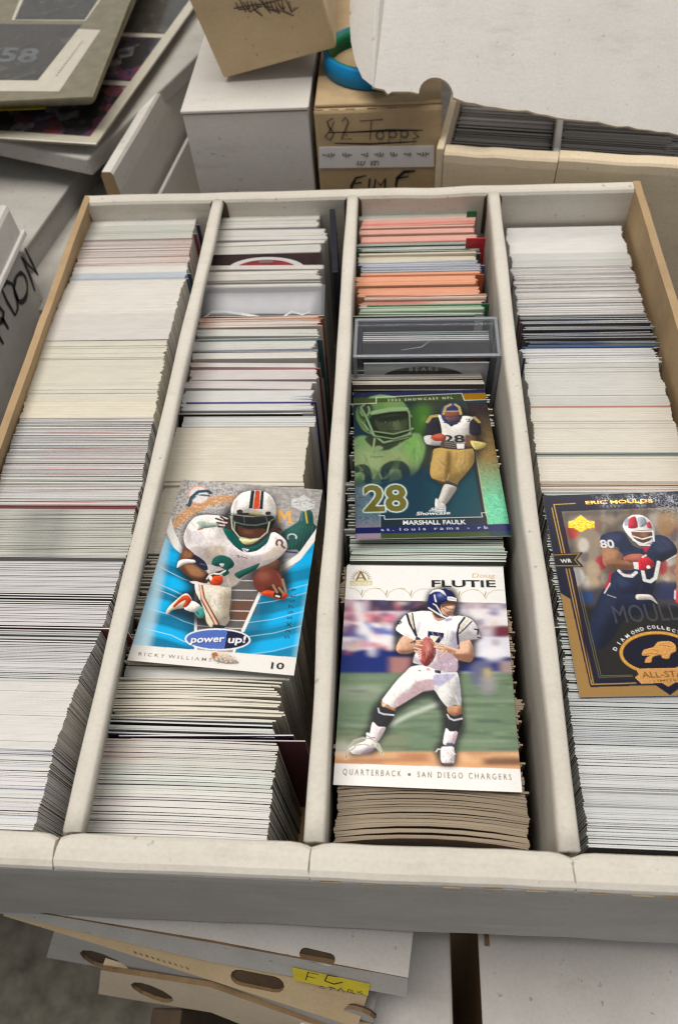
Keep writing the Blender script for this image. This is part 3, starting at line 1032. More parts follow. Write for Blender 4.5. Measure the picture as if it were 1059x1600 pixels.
while x < 930:
    nl = int(rng.integers(3, 6))
    pts = []
    for k in range(nl * 7):
        t = k / 7 * 2 * math.pi
        pts.append((x + k * 1.55 + 4 * math.sin(t + .6), 606 - (x - 512) * .012 + (5 + 4 * math.sin(k * .23 + x)) * math.cos(t) + 3 * math.sin(k * .11)))
    sq.append(pts)
    x += nl * 11 + rng.uniform(16, 30)
for x0 in (648, 700):
    sq.append([(x0 + k * 1.7 + 5 * math.sin(k * .85), 640 + 9 * math.cos(k * .85 + x0)) for k in range(20)])
ribbon('label_handwriting', [onT(s) for s in sq], (frT[0] + frT[3] * .5, *frT[1:]), .45, 'pencil', TB)
ribbon('marker_lettering', [onT(s) for s in ([(686, 690), (645, 700), (630, 728), (622, 760)], [(640, 722), (668, 718)], [(700, 702), (694, 750)],
                                            [(716, 750), (722, 704), (742, 730), (760, 702), (758, 750)], [(878, 672), (835, 676), (808, 700), (802, 728), (810, 750)], [(806, 702), (852, 694)])], frT, 1.7, 'ink', TB)
ribbon('fold_dashes', [onT([(x, 433 - (x - 480) * .03), (x + 36, 432 - (x - 480) * .03)]) for x in (480, 540, 605, 690, 770)], frT, .7, 'brownink', TB)

# tilted tan box on top
bl = onz(349.6, 123.8, 29)
br = ony(526, 75.4, bl[1])
fr = frame(bl, br - bl, (0, .985, .17))
KB = thing('card_box', bl, 'tan box with a black scribble lying askew on the white box', 'card box')
wK = np.linalg.norm(br - bl)
solid('body', fr, ((0, wK), (0, 190), (.0, 82)), 'kraft2', KB, bevel=1.6)
frK = frame(bl + fr[3] * 0, fr[1], fr[3])
cK = crop(300, 0, 2.521)


def on_plane(px_, py_, fr_):
    d = ray(px_, py_)
    o, ax, ay, n = fr_
    p = CAM + d * (((o - CAM) @ n) / (d @ n))
    return ((p - o) @ ax, (p - o) @ ay)


scr = [[(165, 32), (215, 22), (290, 12), (395, -14)]]
for i in range(15):
    x = 172 + i * 15
    scr.append([(x, 4 + rng.uniform(-12, 6)), (x + rng.uniform(8, 30), 30 + rng.uniform(-6, 18)), (x + rng.uniform(20, 60), 52 + rng.uniform(-30, 16))])
ribbon('scribble', [[on_plane(*cK(*p), frK) for p in s] for s in scr], frK, .9, 'pencil', KB, .5)

# silicone wristband on the tan box
ctr = onz(552, 98, ZT + 4) + np.array([13.5, 2, 0])
RB = thing('wristband', (ctr[0], ctr[1], ZT + 1.2), 'blue silicone wristband with a green inside lying on the tan box', 'wristband')
for nm, r0, r1, m in (('outer_band', 29.2, 31.2, 'blue'), ('inner_band', 28.0, 29.15, 'green')):
    V, F = [], []
    n = 56
    for i in range(n):
        a = 2 * math.pi * i / n
        hz = ZT + 1.3
        for r, z in ((r0, hz), (r1, hz + .8), (r1 + .25, hz + 5.5), (r1, hz + 10.4), (r0, hz + 11.2)):
            V.append((ctr[0] + r * math.cos(a), ctr[1] + r * math.sin(a), z))
        for j in range(5):
            F.append((i * 5 + j, ((i + 1) % n) * 5 + j, ((i + 1) % n) * 5 + (j + 1) % 5, i * 5 + (j + 1) % 5))
    build(nm, V, F, m, RB, smooth=True)

# big white lid leaning over the boxes on the right
b0, b1 = ony(585, 138, 374), ony(1059, 210, 372)
LD = thing('cardboard_lid_tray', b0, 'large white box lid with a thumb notch leaning over the boxes', 'cardboard tray')  # a loose box lid; the lids share the tray category
frL = frame(b0, b1 - b0, (0, .70, .71))
P = lambda *pts: [on_plane(x, y_, frL) for x, y_ in pts]
notch = [(655 + 26 - 27 * math.cos(math.radians(t)), 146 - 28 * math.sin(math.radians(t)) + 6 * t / 180) for t in range(0, 181, 15)]
edge = torn(*P((710, 158), (1120, 220)), 26, .35)
outer = P((590, -90), (583, 60), (582, 136), (600, 140), (606, 147), (612, 143), (640, 143)) + P(*notch) + edge[1:] + P((1120, 220), (1120, -90))
panel('top_panel', frL, outer[::-1], [], 2.6, ['white2', 'cream'], LD)
h0, h1 = frL[0] + frL[1] * outer[2][0] + frL[2] * outer[2][1], frL[0] + frL[1] * outer[0][0] + frL[2] * outer[0][1]
hy = (h1 - h0) / np.linalg.norm(h1 - h0)
hx = -(frL[1] * math.cos(.85)) - frL[3] * math.sin(.85)
frH = frame(h0, -hx, hy)
Q = [on_plane(x, y_, frH) for x, y_ in ((582, 134), (566, 122), (555, 98), (548, 65), (546, 30), (549, -90))]
panel('side_flap', frH, [(.6, 0)] + Q[1:-1][::1] + [Q[-1], (.6, np.linalg.norm(h1 - h0))], [], 2.4, ['white2', 'white2'], LD)

# open cream box on the right, part filled with cards
p0, p1 = onz(697, 224, 4), onz(1059, 248, 4)
p0[2] = p1[2] = 4
RBX = thing('storage_box', (p0 + p1) / 2 * np.array([1, 1, 0]) + np.array([0, 0, -113]), 'open cream cardboard box of cards under the leaning white lid', 'storage box')
ax = (p1 - p0) / np.linalg.norm(p1 - p0)
bk = np.array([-ax[1], ax[0], 0])
n = 22
w1 = wob(n, .22, 3)
for s0, s1 in ((0., 64.), (64.5, 175.)):
    secs = []
    for i in range(n):
        p = p0 + ax * (s0 + (s1 - s0) * i / (n - 1))
        secs.append([tuple(p + bk * y_ + np.array([0, 0, z + w1[i] * (z > -9) + (1.2 if s0 > 1 else 0) * (z > -9)])) for y_, z in
                     ((-9.5, -117), (-9.6, -6), (-9.2, -1.6), (-8, -.4), (-1, 0), (-.2, -1.4), (0, -117))])
    loft('front_wall', secs, 'cream', RBX)
fr = frame(p0, ax, bk)
solid('side_wall', fr, ((-4.5, -.3), (-9, 260), (-117, 2)), 'cream', RBX)
solid('divider', fr, ((61, 65), (1, 260), (-117, -4)), 'white2', RBX, bevel=1.2)
V, F, cc = [], [], []
for u0 in (31, 98, 158):
    d_ = 1.5
    while d_ < 150:
        t = rng.uniform(.6, 1.1)
        c = p0 + ax * (u0 + rng.normal(0, .8)) + bk * d_
        base = [(.16, .145, .135), (.14, .128, .12), (.18, .165, .15), (.11, .098, .09)][rng.integers(4)]  # edge colours darkened for the shade under the lid
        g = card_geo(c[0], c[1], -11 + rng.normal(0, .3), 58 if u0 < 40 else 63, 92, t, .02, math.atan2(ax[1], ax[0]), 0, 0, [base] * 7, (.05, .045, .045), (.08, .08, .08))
        k = len(V)
        V += g[0]
        F += [tuple(i + k for i in q) for q in g[1]]
        cc += g[2]
        d_ += t + rng.uniform(.02, .15)
tag(build('packed_cards', V, F, 'stock', cols=cc), 'shaded cards packed in the cream box under the white lid', 'trading cards', kind='stuff')

# ------------------------------------------------------------------ left side: tray, plastic pages, lettered box
A, B = onz(166, 268, -4), onz(312, 24, -4)
ax = (B - A) / np.linalg.norm(B - A)
rt = np.array([ax[1], -ax[0], 0])
TR = thing('cardboard_lid_tray', A * np.array([1, 1, 0]) + np.array([0, 0, -113]), 'empty white box tray standing between the card pages and the white box', 'cardboard tray')
secs = []
n = 30
w1 = wob(n, .6, 3)
for i in range(n):
    p = A + ax * 330 * i / (n - 1)
    secs.append([tuple(p + rt * (r + w1[i] * .5) + np.array([0, 0, z])) for r, z in ((-4.5, -109), (-4.2, -3), (-3, -.4), (2.6, -.2), (3.8, -2), (4.5, -14), (5.0, -109))])
loft('side_wall', secs, ['white2', 'kraft'], TR, [0] * 6 + [1])
fr = frame(A + np.array([0, 0, -109]), ax, -rt)
solid('bottom_panel', fr, ((0, 320), (-60, 0), (0, 2)), 'white3', TR, bevel=0)
fr = frame(A + rt * 12 + np.array([0, 0, -109]), ax, -rt)
solid('inner_flap', fr, ((6, 300), (0, 2.4), (2, 70)), 'white2', TR)

# low white boxes at the far left
LB = thing('storage_box', (-215, 420, -113), 'low white closed box beside the main box back corner', 'storage box')
v, f = boxv(-262, -161, 296, 640, -113, -50)
build('body', v, f, 'white3', LB, bevel=1)
v, f = boxv(-263, -160, 300, 430, -49.6, -47)
build('lid_flap', v, f, 'white3', LB, bevel=.6)
c0, c1 = onz(40, 385, -30), onz(150, 230, -30)
ax = (c1 - c0) / np.linalg.norm(c1 - c0)
fr = frame(c0, ax, (-ax[1], ax[0], 0))
MB_ = thing('storage_box', c0 * np.array([1, 1, 0]) + np.array([0, 0, -113]), 'grey white box lying askew behind the lettered box', 'storage box')
solid('body', fr, ((-4, 260), (0, 150), (-83, -2.2)), 'white3', MB_)
solid('lid', fr, ((-6, 262), (-1.2, 152), (-1.9, .6)), 'white3', MB_)

# lettered box
DB = thing('storage_box', (-260, 235, -113), 'white box with big black marker letters on its side', 'storage box')
f0, f1 = onx(0, 640, -190), onx(70, 482, -190)
v, f = boxv(-330, -190, 120, 311, -113, -7.5)
build('body', v, f, 'white3', DB, bevel=1.2)
frD = frame((-190, 0, 0), (0, 1, 0), (0, 0, 1))
cD = crop(0, 180, 3.6375)


def onD(pts):
    return [(lambda p: (p[1], p[2]))(onx(*cD(x, y_), -190)) for x, y_ in pts]


letters = [[(-40, 1130), (-6, 1260), (20, 1300)], [(-42, 1130), (-5, 1090), (20, 1120), (15, 1170), (-20, 1190)], [(0, 1150), (20, 1165), (48, 1215)],
           [(8, 985), (40, 1060), (86, 1138)], [(8, 985), (35, 945), (70, 960), (98, 1040), (100, 1100), (86, 1138)],
           arc(118, 980, 38, 82, 0, 360, 16), [(120, 800), (165, 900), (198, 998)], [(120, 805), (150, 840), (212, 905)], [(138, 755), (175, 830), (216, 912)]]
ribbon('marker_lettering', [onD(s) for s in letters], frD, 2.4, 'ink', DB, .4)
rr = lambda a, b, z: [a, b, z]
lidp = [onx(-30, 480, -186), onx(33, 372, -186)]
v, f = boxv(-334, -187, 110, 316, -6.5, 14)
LDD = thing('cardboard_lid_tray', (-260, 215, -13), 'battered white lid resting on the lettered box', 'cardboard tray')
build('lid_body', v, f, 'white2', LDD, bevel=3)
v, f = boxv(-188, -185.4, 150, 317.5, -7.2, -3.6)
build('torn_lip', v, f, 'paper', LDD, bevel=.8)
v, f = boxv(-340, -193, 180, 335, 14.4, 38)
tag(build('cardboard_lid_tray', v, f, 'white2', bevel=7), 'white lid with a rounded corner stacked on top of the battered lid', 'cardboard tray')

# plastic pages with cards
MAT['collage'], nt, b = nodes_of('busy_card_print')
tc = add(nt, 'ShaderNodeTexCoord')
vo = add(nt, 'ShaderNodeTexVoronoi', Scale=85.0)
no = add(nt, 'ShaderNodeTexNoise', Scale=120.0, Detail=5.0)
mixv = add(nt, 'ShaderNodeMix', data_type='RGBA')
mixv.inputs[0].default_value = .5
nt.links.new(tc.outputs['Object'], vo.inputs['Vector'])
nt.links.new(tc.outputs['Object'], no.inputs['Vector'])
nt.links.new(vo.outputs['Color'], mixv.inputs[6])
nt.links.new(no.outputs['Color'], mixv.inputs[7])
rp = ramp(nt, mixv.outputs[2], [(.25, (.01, .01, .015)), (.40, (.015, .012, .03)), (.46, (.10, .05, .20)), (.54, (.30, .03, .05)), (.60, (.07, .08, .22)), (.70, (.60, .56, .62))])
nt.links.new(rp.outputs[0], b.inputs['Base Color'])
b.inputs['Roughness'].default_value = .25
MAT['darkcollage'], nt, b = nodes_of('dark_card_print')
tc = add(nt, 'ShaderNodeTexCoord')
no = add(nt, 'ShaderNodeTexNoise', Scale=55.0, Detail=6.0, Roughness=.65, Distortion=1.5)
nt.links.new(tc.outputs['Object'], no.inputs['Vector'])
rp = ramp(nt, no.outputs['Fac'], [(.30, (.004, .004, .005)), (.42, (.016, .018, .018)), (.50, (.06, .045, .03)), (.56, (.015, .018, .02)), (.62, (.14, .13, .12)), (.70, (.02, .015, .015))])
nt.links.new(rp.outputs[0], b.inputs['Base Color'])
b.inputs['Roughness'].default_value = .4


def page(fr, dims, label, t=1.3, sheet='pageedge'):
    (u0, u1), (v0, v1) = dims
    pg = thing('card_page', fr[0], label, 'card page', 'plastic card pages piled on the left')
    u = lambda a, b_: [(u0 + rng.normal(0, .4), a), (u1 + rng.normal(0, .4), a), (u1 + rng.normal(0, .4), b_), (u0, b_)]
    panel('page_core', fr, u(v0, v1), [], t, [sheet, 'pageedge'], pg)
    panel('plastic_sheet', (fr[0] + fr[3] * .7, *fr[1:]), u(v0 - 1.5, v1), [], .25, ['page', 'page'], pg)
    return pg


zb = 11.0
lower = frame(onz(146, 236, 2), (.80, .60, .06), (-.62, .78, .05))
# a slanting page of purple cards on a white backing
b2 = onz(150, 226, 4)
e2 = onz(292, 26, 4)
ax2 = (e2 - b2) / np.linalg.norm(e2 - b2)
fr2 = frame(b2, ax2, np.cross((0, 0, 1), ax2))
PG = page(fr2, ((0, 290), (0, 150)), 'slanting plastic page of purple and red cards under the pile', sheet='paper')
for i in range(4):
    u0 = 8 + i * 68
    panel('page_card', (fr2[0] + fr2[3] * .35, *fr2[1:]), [(u0, 7), (u0 + 62, 7), (u0 + 62, 95), (u0, 95)], [], .3, ['collage' if i < 2 else 'darkcollage', 'cardback'], PG)
b3 = onz(138, 254, -6)
fr3 = frame(b3, (.35, .93, 0), (-.93, .35, 0))
GP = thing('cardboard_lid_tray', b3, 'flat grey white lid under the slanting page', 'cardboard tray')
solid('lid_panel', fr3, ((0, 250), (0, 190), (-9, 2)), 'white3', GP, bevel=1.2)
# the pile of straight pages
for k in range(8):
    z = zb + k * 2.1
    fz = frame(onz(143 + rng.uniform(-3, 3) + k * .6, 160 - k * 1.3, z), (1, .02 + rng.normal(0, .01), -.005), (-.02, 1, .004))
    pg = page(fz, ((-232, 0), (0, 290)), 'yellowed plastic card page in the pile at the left' if k < 7 else 'top plastic page of dark cards with white borders')
    if k == 0:
        panel('page_card', (fz[0] + fz[3] * .3, *fz[1:]), [(-110, -6), (-28, -6), (-28, 60), (-110, 60)], [], .3, ['yellow', 'yellow'], pg)
    if k == 7:
        ft = (fz[0] + fz[3] * .3, *fz[1:])
        PT = lambda pts, fr_: [on_plane(x, y_, fr_) for x, y_ in pts]
        cg = crop(0, 0, 3.209)
        for qi, (ow, im) in enumerate((([(-150, 455), (298, 458), (505, 150), (-150, 118)], [(-150, 400), (190, 402), (412, 122), (-150, 118)]),
                                       ([(60, 100), (430, 104), (690, -260), (200, -260)], [(75, 97), (425, 99), (640, -220), (215, -220)]))):
            a = panel('page_card', ft, PT([cg(*p) for p in ow], ft), [], .25, ['paper', 'paper'], pg)
            fi = (ft[0] + ft[3] * .12, *ft[1:])
            a['_base'] = list(base_of(a))
            c_ = panel('card_picture', fi, PT([cg(*p) for p in im], fi), [], .05, ['darkcollage', 'darkcollage'], a)
            if '_p' in c_: del c_['_p']
            if qi == 0:
                fj = (ft[0] + ft[3] * .2, *ft[1:])
                tv, tt = tess_text('58', .03)
                e0, e1 = on_plane(*cg(-14, 306), fj), on_plane(*cg(178, 312), fj)
                e2 = on_plane(*cg(20, 236), fj)
                e0, e1, e2 = (np.array(e) for e in (e0, e1, e2))
                vv = [fj[0] + fj[1] * q2[0] + fj[2] * q2[1] + fj[3] * .03 for q2 in (e0 + p[0] * (e1 - e0) + p[1] * (e2 - e0) for p in tv)]
                c_ = build('jersey_number', vv, [tuple(int(i) for i in t) for t in tt], 'dimprint', a)
                if '_p' in c_: del c_['_p']
                tx = [[(268 + i * 7 + (j % 2) * 3, 390 - i * 14) for j in range(2)] for i in range(2)]
                ln_ = [[(272 + i * 9, 388 - i * 12), (284 + i * 9, 388 - i * 12)] for i in range(1, 16)]
                c_ = ribbon('side_caption', [[on_plane(*cg(*p), fj) for p in s] for s in ln_], fj, 1.0, 'pencil', a, .03)
                if '_p' in c_: del c_['_p']
            del a['_base']

# ------------------------------------------------------------------ below the front: cartons and splayed lids
v, f = boxv(-18, 52.5, -330, 12, FLOOR, -172)
tag(build('carton', v, f, ['white2', 'white3'], bevel=1.5), 'white carton on the floor carrying the slotted lids', 'carton')
RCt = thing('carton', (200, -150, FLOOR), 'white carton with a brown left side beyond the dark gap', 'carton')
v, f = boxv(71, 330, -330, 12, FLOOR, -160.5)
build('body', v, f, ['white3', 'kraft'], RCt, fmat=[0, 0, 0, 0, 1, 0], bevel=1.2)
q = [onz(x, y_, -160) for x, y_ in ((759, 1440), (758, 1700), (1300, 1700), (1300, 1440))]
fr = frame(q[1] * np.array([1, 1, 0]) + np.array([0, 0, -158]), (1, 0, 0), (0, 1, 0))
solid('top_flap', fr, ((0, 250), (0, 100), (-2, 0)), 'white2', RCt, bevel=.5)
sl = onz(760, 1463, -157.8)
v, f = boxv(sl[0] - 1.2, sl[0] + 1.0, sl[1] - 4, sl[1] + 6, -157.95, -157.4)
build('slot_edge', v, f, 'rawedge', RCt)


def splayed(label, up, low, zu, zl, mat, slots, top=70, extra=None):
    """a lid: flat top running back from a fold, and a splayed front flap with hand slots"""
    U = [onz(x, y_, zu) for x, y_ in up]
    fr = frame(U[0], U[-1] - U[0], onz(*low[len(low) // 2], zl) - U[0])
    fr = (fr[0], fr[1], fr[2], fr[3])
    if fr[3][2] < 0: fr = (fr[0], fr[1], fr[2], -fr[3])
    T = thing('cardboard_lid_tray', U[0], label, 'cardboard tray', None)
    outer = [on_plane(x, y_, fr) for x, y_ in list(up) + list(low)[::-1]]
    holes = []
    for cx, cy, w_, h_ in slots:
        a, b_, c = on_plane(cx, cy, fr), on_plane(cx + 10, cy + 2, fr), on_plane(cx, cy + 10, fr)
        k = math.hypot(b_[0] - a[0], b_[1] - a[1]) / 10.2
        kv = abs(c[1] - a[1]) / 10
        ang = math.atan2(b_[1] - a[1], b_[0] - a[0])
        holes.append(slot(a[0], a[1], w_ * k, h_ * kv, ang))
    ff = (fr[0], fr[1], fr[2], fr[3])
    o = panel('front_flap', ff, outer, holes, 2.4, [mat, 'rawedge'], T)
    for hl in holes:
        c = np.mean(hl, 0)
        panel('slot_shade', (fr[0] - fr[3] * 1.7, *fr[1:]), [tuple(c + (np.array(p) - c) * 1.06) for p in hl], [], .5, ['slotdark', 'slotdark'], T)  # dark sheet added below each hole to read as shade inside
    d = U[-1] - U[0]
    L = np.linalg.norm(d[:2])
    frt = frame(U[0] + np.array([0, 0, -.2]), d, np.array([-d[1], d[0], 0]))
    return T, fr, frt, L


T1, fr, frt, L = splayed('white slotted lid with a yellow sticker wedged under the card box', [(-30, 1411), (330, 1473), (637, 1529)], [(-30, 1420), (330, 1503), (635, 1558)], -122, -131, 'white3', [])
cx, cy = on_plane(495, 1499, frt)
hole = slot(cx, cy + 1.0, 15.5, 4.6, -.05)
panel('slot_shade', (frt[0] - frt[3] * 1.9, *frt[1:]), [tuple(np.array((cx, cy + 1)) + (np.array(p) - np.array((cx, cy + 1))) * 1.05) for p in hole], [], .5, ['slotdark', 'slotdark'], T1)  # same dark sheet, for the shade in the top slot
fr1 = fr
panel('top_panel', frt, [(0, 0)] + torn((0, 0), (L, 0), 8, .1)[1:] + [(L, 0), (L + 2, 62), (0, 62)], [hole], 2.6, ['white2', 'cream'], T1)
T2, fr, frt, L = splayed('tan lid with a dark hand slot under the white slotted lid', [(6, 1427), (330, 1502), (576, 1549)], [(6, 1431), (160, 1478), (330, 1532), (558, 1606)], -134, -144, 'kraft2', [(402, 1533, 86, 25)])
panel('top_panel', (frt[0] - frt[3] * .4, *frt[1:]), [(0, .3), (L, .3), (L, 58), (0, 58)], [], 2.4, ['kraft2', 'kraft'], T2)
q = [on_plane(x, y_, fr1) for x, y_ in ((457, 1510), (578, 1536), (575, 1553), (460, 1529))]
panel('sticker', (fr1[0] + fr1[3] * .7, *fr1[1:]), q, [], .25, ['yellow', 'yellow'], T1)
st = [[(482, 1516), (478, 1529)], [(482, 1517), (498, 1520)], [(480, 1523), (494, 1526)], [(528, 1524), (512, 1521), (508, 1530), (522, 1535), (536, 1532)],
      [(505, 1538), (498, 1540), (508, 1542)], [(514, 1539), (524, 1542)], [(519, 1540), (516, 1545)], [(528, 1546), (533, 1541), (538, 1548)], [(543, 1548), (545, 1543), (552, 1546), (546, 1547), (554, 1550)], [(566, 1547), (558, 1547), (568, 1551)]]
ribbon('sticker_lettering', [[on_plane(*p, fr1) for p in s] for s in st], (fr1[0] + fr1[3] * .7, *fr1[1:]), .55, 'ink', T1, .1)
ribbon('faded_writing', [[on_plane(210 + i * 9, 1486 + i * 2.7, fr), on_plane(214 + i * 9, 1489.5 + i * 2.7, fr)] for i in range(10)], fr, .7, 'brownink', T2, .3)
T3, fr, frt, L = splayed('grey white lid with a short slot under the tan lid', [(86, 1452), (330, 1524), (580, 1598)], [(73, 1496), (200, 1519), (330, 1547), (580, 1640)], -150, -172, 'white3', [(164, 1504, 70, 25), (560, 1588, 50, 16)])
panel('top_panel', (frt[0] - frt[3] * .4, *frt[1:]), [(0, .3), (L, .3), (L, 60), (0, 60)], [], 2.4, ['white3', 'cream'], T3)
T4, fr, frt, L = splayed('lowest tan lid with a rounded slot above the concrete floor', [(158, 1516), (330, 1543), (600, 1640)], [(154, 1553), (250, 1569), (330, 1582), (600, 1690)], -178, -198, 'cream', [(238, 1551, 61, 22)])
panel('top_panel', (frt[0] - frt[3] * .4, *frt[1:]), [(0, .3), (L, .3), (L, 60), (0, 60)], [], 2.4, ['cream', 'kraft'], T4)
for ax_, dz_, lb in ((262, 0, 'tall dark brown box below the lowest lid'),):
    p = onz(ax_, 1590, -215)
    v, f = boxv(p[0] - 8, p[0] + 8, p[1] - 40, p[1] + 4, FLOOR, -212)
    tag(build('brown_box', v, f, ['slotdark'], bevel=1), lb, 'box')


# ------------------------------------------------------------------ printed faces of the loose cards
GW, GH, SS = 250, 350, 2


def boxblur(a, r):
    r = int(round(r))
    if r < 1: return a
    for ax_ in (0, 1):
        for _ in range(2):
            pad = [(0, 0)] * a.ndim
            pad[ax_] = (r + 1, r)
            c = np.cumsum(np.pad(a, pad, mode='edge'), axis=ax_)
            n = a.shape[ax_]
            hi = np.take(c, range(2 * r + 1, 2 * r + 1 + n), axis=ax_)
            lo = np.take(c, range(0, n), axis=ax_)
            a = (hi - lo) / (2 * r + 1)
    return a


def blur1(a, r, ax_):
    r = int(round(r))
    if r < 1: return a
    for _ in range(2):
        pad = [(0, 0)] * a.ndim
        pad[ax_] = (r + 1, r)
        c = np.cumsum(np.pad(a, pad, mode='edge'), axis=ax_)
        n = a.shape[ax_]
        a = (np.take(c, range(2 * r + 1, 2 * r + 1 + n), axis=ax_) - np.take(c, range(0, n), axis=ax_)) / (2 * r + 1)
    return a


def spline(pts, n=6):
    p = np.array(pts, float)
    N = len(p)
    out = []
    for i in range(N):
        a, b, c, d = p[(i - 1) % N], p[i], p[(i + 1) % N], p[(i + 2) % N]
        for k in range(n):
            t = k / n
            cr = .5 * ((2 * b) + (c - a) * t + (2 * a - 5 * b + 4 * c - d) * t * t + (3 * b - a - 3 * c + d) * t ** 3)
            out.append(cr * .75 + (b * (1 - t) + c * t) * .25)
    return np.array(out)


class Art:
    """a printed face drawn in the card's own plane"""
    def __init__(s, pose, base):
        s.c, s.r = np.array(pose[0]), rot(*pose[1])
        s.w, s.h = GW * SS, GH * SS
        s.k = s.w / CW
        s.a = np.ones((s.h, s.w, 3)) * np.array(base)
        s.foil = np.zeros((s.h, s.w))
        s.fig = np.zeros((s.h, s.w))
        s.vol = .9
        s.yy, s.xx = np.mgrid[0:s.h, 0:s.w].astype(float)
        s.view(0, 0, 1)

    def view(s, ox, oy, k): s.o = (ox, oy, k)

    def T(s, pts):
        out = []
        for x, y in pts:
            d = ray(s.o[0] + x / s.o[2], s.o[1] + y / s.o[2])
            n = s.r[:, 2]
            p = CAM + d * (((s.c - CAM) @ n) / (d @ n))
            q = s.r.T @ (p - s.c)
            out.append(((q[0] + CW / 2) * s.k, (CH / 2 - q[1]) * s.k))
        return np.array(out)

    def sc(s, x, y):
        t = s.T([(x - 5, y), (x + 5, y)])
        return np.linalg.norm(t[1] - t[0]) / 10

    def pmask(s, q):
        m = np.zeros((s.h, s.w))
        x0, y0 = np.floor(q.min(0)).astype(int) - 1
        x1, y1 = np.ceil(q.max(0)).astype(int) + 2
        x0, y0, x1, y1 = max(0, x0), max(0, y0), min(s.w, x1), min(s.h, y1)
        if x1 <= x0 or y1 <= y0: return m
        X, Y = s.xx[y0:y1, x0:x1], s.yy[y0:y1, x0:x1]
        ins = np.zeros(X.shape, bool)
        for i in range(len(q)):
            (ax_, ay_), (bx, by) = q[i], q[(i + 1) % len(q)]
            if ay_ == by: continue
            cnd = (ay_ > Y) != (by > Y)
            ins ^= cnd & (X < (bx - ax_) * (Y - ay_) / (by - ay_) + ax_)
        m[y0:y1, x0:x1] = ins
        return m

    def put(s, m, col, alpha=1., foil=None):
        m = np.clip(m * alpha, 0, 1)
        s.a += m[..., None] * (np.array(col) - s.a)
        if foil is not None: s.foil += m * (foil - s.foil)

    def fill(s, pts, col, alpha=1., blur=0, smooth=True, foil=None, tex=0):
        q = s.T(pts)
        if smooth: q = spline(q)
        m = s.pmask(q)
        if blur: m = boxblur(m, blur * s.sc(*pts[0]))
        if tex:
            m = m * np.clip(1 - tex + tex * 2 * s.noise(tex_s), 0, 1)
        s.put(m, col, alpha, foil)
        if smooth and alpha == 1. and not blur and foil is None:        # printed photo: forms shaded as photographed
            r = max(2, .16 * math.sqrt(m.sum() + 1))
            b = boxblur(m, r)
            d = int(max(1, r * .7))
            sh = np.roll(b, (-d, -d), (0, 1)) - np.roll(b, (d, d), (0, 1))
            s.a *= (1 + m * (np.clip(sh, -.5, .35) * s.vol))[..., None]
            s.fig = np.maximum(s.fig * (1 - m * .0), m)
        return m

    def folds(s, pts, n, cols, ln, w=7, seed=1, al=.5):
        """cloth folds and scuffs inside an outline"""
        g = np.random.default_rng(seed)
        msk = s.pmask(spline(s.T(pts)))
        p = np.array(pts, float)
        lo, hi = p.min(0), p.max(0)
        keep = s.a.copy()
        for i in range(n):
            x, y = g.uniform(lo, hi)
            a_ = g.uniform(.6, 2.2)
            l_ = ln * g.uniform(.4, 1.2)
            s.stroke([(x, y), (x + l_ * .5 * math.cos(a_) + g.normal(0, 4), y + l_ * .5 * math.sin(a_)), (x + l_ * math.cos(a_), y + l_ * math.sin(a_))], w * g.uniform(.5, 1.6), cols[i % len(cols)], al * g.uniform(.4, 1), 2)
        s.a = keep + msk[..., None] * (s.a - keep)

    def stroke(s, pts, w, col, alpha=1., blur=0, foil=None):
        q = s.T(pts)
        w = w * s.sc(*pts[0]) / 2
        m = np.zeros((s.h, s.w))
        for (a, b) in zip(q[:-1], q[1:]):
            lo, hi = np.minimum(a, b) - w - 2, np.maximum(a, b) + w + 2
            x0, y0 = max(0, int(lo[0])), max(0, int(lo[1]))
            x1, y1 = min(s.w, int(hi[0]) + 1), min(s.h, int(hi[1]) + 1)
            if x1 <= x0 or y1 <= y0: continue
            X, Y = s.xx[y0:y1, x0:x1] - a[0], s.yy[y0:y1, x0:x1] - a[1]
            d = b - a
            t = np.clip((X * d[0] + Y * d[1]) / (d @ d + 1e-9), 0, 1)
            dist = np.hypot(X - t * d[0], Y - t * d[1])
            m[y0:y1, x0:x1] = np.maximum(m[y0:y1, x0:x1], np.clip(w + .5 - dist, 0, 1))
        if blur: m = boxblur(m, blur * s.sc(*pts[0]))
        s.put(m, col, alpha, foil)
        return m

    def ell(s, cx, cy, rx, ry, col, alpha=1., blur=0, ang=0, foil=None):
        c, n = math.cos(ang), math.sin(ang)
        pts = [(cx + rx * math.cos(t) * c - ry * math.sin(t) * n, cy + rx * math.cos(t) * n + ry * math.sin(t) * c) for t in np.linspace(0, 2 * math.pi, 28)[:-1]]
        return s.fill(pts, col, alpha, blur, False, foil)

